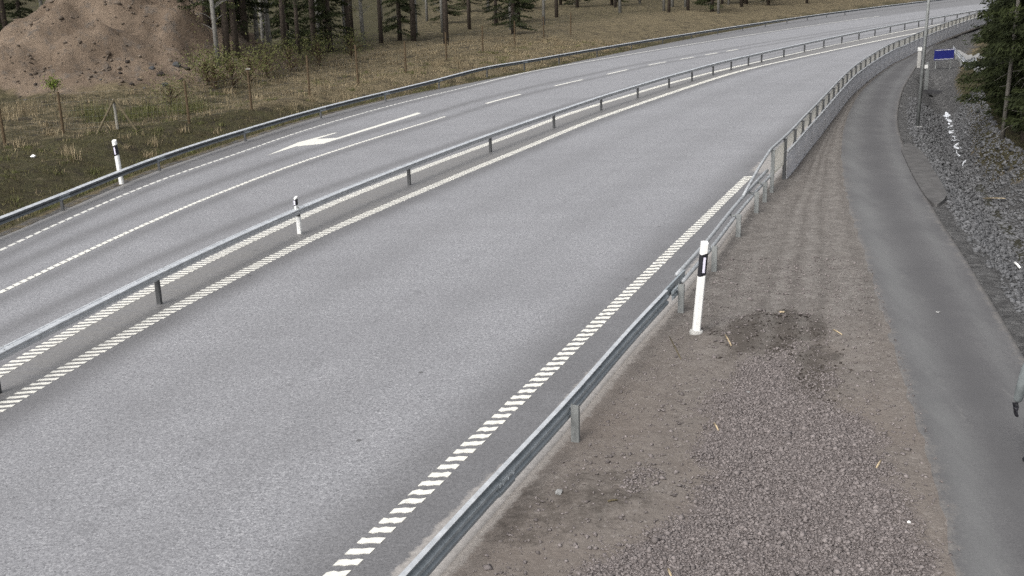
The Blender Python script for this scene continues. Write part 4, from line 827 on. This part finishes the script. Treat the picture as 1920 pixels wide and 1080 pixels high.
for px, py, lab in ((240, 226, 'pale leafless scrub just beyond the braced fence post'), (285, 216, 'pale leafless scrub between the braced post and the willow bush'), (165, 218, 'pale leafless scrub left of the braced fence post'), (192, 224, 'thin pale scrub touching the left brace of the fence'), (338, 212, 'pale leafless scrub right of the willow bush'), (375, 208, 'wispy scrub between the mound and the wood'), (48, 212, 'wispy dead stalks at the left foot of the mound'), (20, 222, 'wispy dead stalks beside the leftmost fence post')):
    x, y, z = at(px, py); t = thing('scrub', (x, y, z), lab, 'bush'); 
    o = blades('foliage', np.c_[RNG.normal(0, .35, (14, 2)), np.zeros(14)], np.full(14, .75), MAT['bushleaf' if px > 60 else 'straw'], 16, .2, .012, .35, None, t)

# ------------------------------------------------------------------ ditch water, litter, loose things
def water():
    b = MB(); S = arc(ST); a0 = pos_on(ST, gnd([(1850, 372)], -1.15)[0]); a1 = pos_on(ST, gnd([(1774, 214)], -1.15)[0]); L = []
    for s0, s1, w0 in ((0., .12, .22), (.15, .25, .08), (.28, .38, .07), (.41, .5, .06), (.54, .66, .08), (.7, .8, .05), (.84, 1.05, .045)):
        sa = a1 + (pos_on(ST, gnd([(1808, 306)], -1.15)[0]) - a1) * s0; sb = a1 + (pos_on(ST, gnd([(1808, 306)], -1.15)[0]) - a1) * s1; n = 12; rows = []
        for k in range(n):
            u = k / (n - 1); p, d = point(ST, S, sa + (sb - sa) * u); nn = np.array([d[1], -d[0]]); env = math.sin(math.pi * (.06 + .88 * u)) ** .6; wl_, wr_ = (w0 * env * random.uniform(.35, 1.25) for _ in (0, 1)); off = .12 * math.sin(u * 7 + s0 * 20)
            rows.append([(p[0] + nn[0] * (off + t), p[1] + nn[1] * (off + t), zat(*p) + .05 + random.uniform(0, .05) - (.06 if abs(t) > .01 else 0)) for t in (-wl_, 0, wr_)])
        b.add([q for r in rows for q in r], [(3 * k + j, 3 * k + j + 1, 3 * k + j + 4, 3 * k + j + 3) for k in range(n - 1) for j in (0, 1)])
    tag(b.build('water', MAT['pale_water'], None, True), 'whitish small trickle running down the ditch', 'water', None, 'stuff')  # broken ribbons in an uneven pale grey-white
    b = MB(); p0 = line3(ST, 4, pos_on(ST, gnd([(1836, 342)], -1.15)[0]), -1.1, .4); 
    rows = []
    for k, (x, y, z) in enumerate(p0):
        d = p0[min(k + 1, len(p0) - 1)] - p0[max(k - 1, 0)]; d /= np.linalg.norm(d); a_, c_ = random.uniform(.1, .3), random.uniform(.1, .3); rows.append([(x + d[1] * q, y - d[0] * q, zat(x, y) + h_) for q, h_ in ((-a_ - .12, -.04), (-a_, .02), (c_, .02), (c_ + .12, -.04))])
    b.add([q for r in rows for q in r], [(4 * k + j, 4 * k + j + 1, 4 * k + j + 5, 4 * k + j + 4) for k in range(len(rows) - 1) for j in range(3)]); t = NT('dark_ditch_water', .5, .2); n_ = t.noise(6, 5, .7); t.color(t.mix(t.mr(n_, .35, .65), (.014, .015, .01), (.045, .042, .03))); t.bump(t.noise(9, 3), .15, .02)  # dark reflection of the trees is put into the water colour
    tag(b.build('ditch_water', t.m, None, True), kind='structure')
water()
def rod(name, a, c, r, mat, label, cat, lift=.03):
    A = at(*a) if not isinstance(a[0], str) else a; B = at(*c); m = (A + B) / 2; t = MB(); t.tube([A + [0, 0, lift], m + [0, 0, lift + .01], B + [0, 0, lift]], [r, r * .95, r * .8], 7); v = (A[0], A[1], A[2]); o = shifted(t, v).build(name, mat, None, True); o.location = v; return tag(o, label, cat)
rod('plastic_tube', (1902, 501), (1912, 511), .035, MAT['white'], 'short white tube lying on the rocks of the ditch', 'tube', .1)
rod('stick', (1842, 380), (1884, 381), .014, MAT['tan'], 'long thin stick lying across the ditch trickle', 'stick', .12)
def vrod(a, c, r, mat, label, name='stick', cat='stick'):
    A, B = gnd([a, c]); za, zb = verge_h(np.array([A[0], B[0]]), np.array([A[1], B[1]])); t = MB(); l = r * .8
    t.tube([(0, 0, l), ((B[0] - A[0]) / 2, (B[1] - A[1]) / 2, (zb - za) / 2 + l + r * .6), (B[0] - A[0], B[1] - A[1], zb - za + l)], [r * .8, r, r * .7], 6); o = t.build(name, mat, None, True); o.location = (A[0], A[1], za); tag(o, label, cat)
vrod((1360, 637), (1371, 655), .014, MAT['tan'], 'pale splinter of wood lying just right of the leaning delineator')
vrod((1562, 620), (1579, 630), .012, MAT['tan'], 'pale splinter at the far side of the dark soil patch')
vrod((1643, 882), (1652, 867), .014, MAT['tan'], 'pale splinter on the gravel near the path edge')
vrod((1339, 795), (1347, 809), .014, MAT['tan'], 'pale splinter on the gravel in front of the dark soil')
vrod((1253, 1070), (1260, 1090), .015, MAT['tan'], 'yellowish splinter on the gravel at the bottom frame edge')
vrod((1255, 633), (1277, 676), .011, MAT['wood_dark'], 'dark crooked twig beside the foot of the leaning delineator')
vrod((1139, 953), (1158, 951), .013, MAT['wood_dark'], 'dark twig on the dirt beside the near guardrail')
def lump(c, r, mat, label, name='stone', cat='stone', fl=.6, sub=2):
    x, y = gnd([c])[0]; bm = bmesh.new(); bmesh.ops.create_icosphere(bm, subdivisions=sub, radius=r)
    for v in bm.verts: v.co *= 1 + random.uniform(-.22, .22); v.co.z *= fl
    me = bpy.data.meshes.new(name); bm.to_mesh(me); bm.free(); me.materials.append(mat); o = bpy.data.objects.new(name, me); COL.objects.link(o)
    inside = sdist([x], [y], PL)[0][0] > 0; z = float(verge_h(np.array([x]), np.array([y]))[0]) if inside else zat(x, y); o.location = (x, y, z + r * fl * .5); o.rotation_euler = (0, 0, random.uniform(0, 6)); return tag(o, label, cat)
lump((1048, 935), .055, MAT['conc'], 'brownish stone lying alone on the dirt by the near guardrail', sub=1)
lump((1704, 981), .025, MAT['white'], 'white pebble near the lower edge of the path', sub=1); lump((1403, 737), .03, MAT['conc'], 'pale stone on the gravel below the dark soil patch', sub=1)
lump((1466, 592), .05, MAT['tan'], 'flat pale bark chip at the upper rim of the dark soil patch', 'bark_chip', 'bark', .25, 1)
x, y, z = at(63, 297); o = lump((63, 297), .1, MAT['white'], 'small white stone lying in the ditch grass'); o.location = (x, y, z + .06)
x, y = gnd([(1759, 587)])[0]; o = lump((1759, 587), .045, MAT['conc'], 'small pale chip lying on the walking path', 'bark_chip', 'bark', .2, 1); o.location = (x, y, .022)
def clods():
    """crumbled dark soil thrown up beside the delineator"""
    def smp(n):
        P = np.stack([RNG.uniform(1.5, 6, n * 8), RNG.uniform(13, 20, n * 8)], -1); w = soil_w(P[:, 0], P[:, 1]) * (P[:, 1] > 13.5); k = RNG.uniform(0, 1, len(P)) < w ** 2; P = P[k][:n]; return P, np.exp(RNG.normal(-4.3, .4, len(P)))
    tag(stones('soil_clods', 900, smp, .02, MAT['soil'], verge_h, .6, .4), 'crumbled dark soil heaped right of the leaning delineator', 'soil')
clods()
def s_rub(n):
    P = np.stack([RNG.uniform(-32, 0, n * 10), RNG.uniform(44, 80, n * 10)], -1); w = mound_w(P[:, 0], P[:, 1]); c = noise2(P[:, 0], P[:, 1], 4.5, 2); k = (w > .15) & (c + RNG.normal(0, .3, len(P)) > .1); P = P[k][:n]; return P, np.exp(RNG.normal(-3.0, .55, len(P)))
tag(stones('rubble', 1700, s_rub, .07, mat_stone('mound_clods', (.075, .058, .044), (.17, .14, .112)), terr_z, .7, .35), 'loose clods and stones strewn over the sandy mound', 'rubble')
# dark rocks lying on the mound
rk = [(285, 128, .16), (300, 140, .22), (262, 150, .13), (330, 122, .25), (350, 130, .2), (246, 160, .14), (272, 166, .12), (58, 142, .1), (67, 158, .1), (48, 188, .09), (82, 193, .1), (38, 182, .08), (310, 160, .18), (340, 150, .15), (225, 138, .12), (190, 150, .1), (240, 120, .14), (205, 128, .1)]
for i, (px, py, r) in enumerate(rk):
    x, y, z = at(px, py); o = lump((px, py), r, MAT['soil'] if i % 3 else MAT['riprap'], 'dark rock half buried in the slope of the sandy mound', 'rock', 'rock', .7, 2); o.location = (x, y, z); o['group'] = 'rocks on the sandy mound'

# ------------------------------------------------------------------ the walker at the right edge of the path
def skinned(name, J, E, mat, parent, sub=2):
    """one continuous body from joints (point, radius) and edges"""
    me = bpy.data.meshes.new(name); me.from_pydata([j[0] for j in J], E, []); o = bpy.data.objects.new(name, me); COL.objects.link(o); o.parent = parent; me.materials.append(mat)
    md = o.modifiers.new('skin', 'SKIN'); md.use_smooth_shade = True
    for k, v in enumerate(me.skin_vertices[0].data): r = J[k][1]; v.radius = r if hasattr(r, '__len__') else (r, r); v.use_root = (k == 0)
    s = o.modifiers.new('sub', 'SUBSURF'); s.levels = sub; s.render_levels = sub
    return o
def person():
    x, y = gnd([(1935, 878)])[0]; t = thing('person', (x, y, .015), 'walker in a pale blue-grey jacket with black gloves at the frame edge of the path', 'person', None, .1)
    skin = simple('skin', (.5, .33, .26), .6, .3, var=.05); jk = simple('pale_blue_jacket', (.14, .155, .158), .85, .2, var=.3, scale=7, bump=.4); tr = simple('dark_violet_trousers', (.075, .07, .09), .9, .15, var=.3); hair = simple('brown_hair', (.05, .034, .022), .8)
    # legs and pelvis
    J = [((0, 0, .92), (.15, .11)), ((-.085, .02, .86), .085), ((-.035, .12, .48), .06), ((.0, -.02, .10), .045), ((.09, -.02, .86), .088), ((.10, -.06, .48), .062), ((.10, -.28, .14), .045), ((0, 0, 1.02), (.145, .105))]
    skinned('trousers', J, [(0, 1), (1, 2), (2, 3), (0, 4), (4, 5), (5, 6), (0, 7)], tr, t)
    J = [((0, 0, .98), (.165, .125)), ((0, .01, 1.15), (.16, .12)), ((0, .01, 1.33), (.185, .13)), ((0, 0, 1.44), (.12, .09)), ((0, .01, 1.50), (.065, .065)), ((-.20, 0, 1.40), .075), ((-.27, -.02, 1.13), .068), ((-.265, .05, .88), .054), ((.20, 0, 1.40), .075), ((.265, -.03, 1.13), .068), ((.258, .01, .89), .054)]
    skinned('jacket', J, [(0, 1), (1, 2), (2, 3), (3, 4), (3, 5), (5, 6), (6, 7), (3, 8), (8, 9), (9, 10)], jk, t)
    J = [((0, .015, 1.48), .05), ((0, .02, 1.56), .05), ((0, .035, 1.62), (.072, .085)), ((0, .03, 1.70), (.078, .095)), ((0, .02, 1.765), (.055, .07))]
    skinned('head', J, [(0, 1), (1, 2), (2, 3), (3, 4)], skin, t)
    b = MB(); b.lathe((0, .12, 1.64), [(.004, .045), (.016, .0), (.01, -.012)], 8); b.box((0, .112, 1.595), (.05, .012, .012))
    for sx in (-1, 1): b.lathe((sx * .078, .02, 1.655), [(.006, -.03), (.014, 0), (.008, .03)], 8)
    b.build('nose', skin, t, True)
    b = MB()
    for sx in (-1, 1): b.lathe((sx * .03, .108, 1.675), [(.004, -.008), (.01, 0), (.004, .008)], 8)
    b.build('eyes', MAT['black'], t, True)
    J = [((0, -.01, 1.70), (.083, .095)), ((0, .0, 1.76), (.078, .088)), ((0, .02, 1.795), (.05, .055)), ((0, -.06, 1.63), (.065, .045))]; skinned('hair', J, [(0, 1), (1, 2), (0, 3)], hair, t)
    for sx, w in ((-1, (-.265, .06, .85)), (1, (.255, .02, .86))):
        J = [(w, .036), ((w[0], w[1] + .005, w[2] - .06), (.03, .042))]; Ed = [(0, 1)]
        for k in range(4):
            fy = w[1] + (1.5 - k) * .021; i = len(J); L_ = (.040, .046, .042, .032)[k]; J += [((w[0], fy, w[2] - .10), .0105), ((w[0] - sx * .008, fy, w[2] - .10 - L_), .010), ((w[0] - sx * .024, fy - .004, w[2] - .105 - L_ * 1.6), .009)]; Ed += [(1, i), (i, i + 1), (i + 1, i + 2)]
        i = len(J); J += [((w[0] - sx * .012, w[1] + .05, w[2] - .05), .012), ((w[0] - sx * .02, w[1] + .062, w[2] - .09), .010)]; Ed += [(0, i), (i, i + 1)]
        skinned('glove', J, Ed, MAT['black'], t)
    for fx, fy, fz, a in ((.0, .03, 0., 0), (.10, -.26, .05, .5)):
        J = [((fx, fy - .07, fz + .05), .042), ((fx, fy + .02, fz + .055), .044), ((fx, fy + .12, fz + .035), .038), ((fx, fy + .18, fz + .03), .026)]; skinned('shoe', J, [(0, 1), (1, 2), (2, 3)], MAT['black'], t)
person()
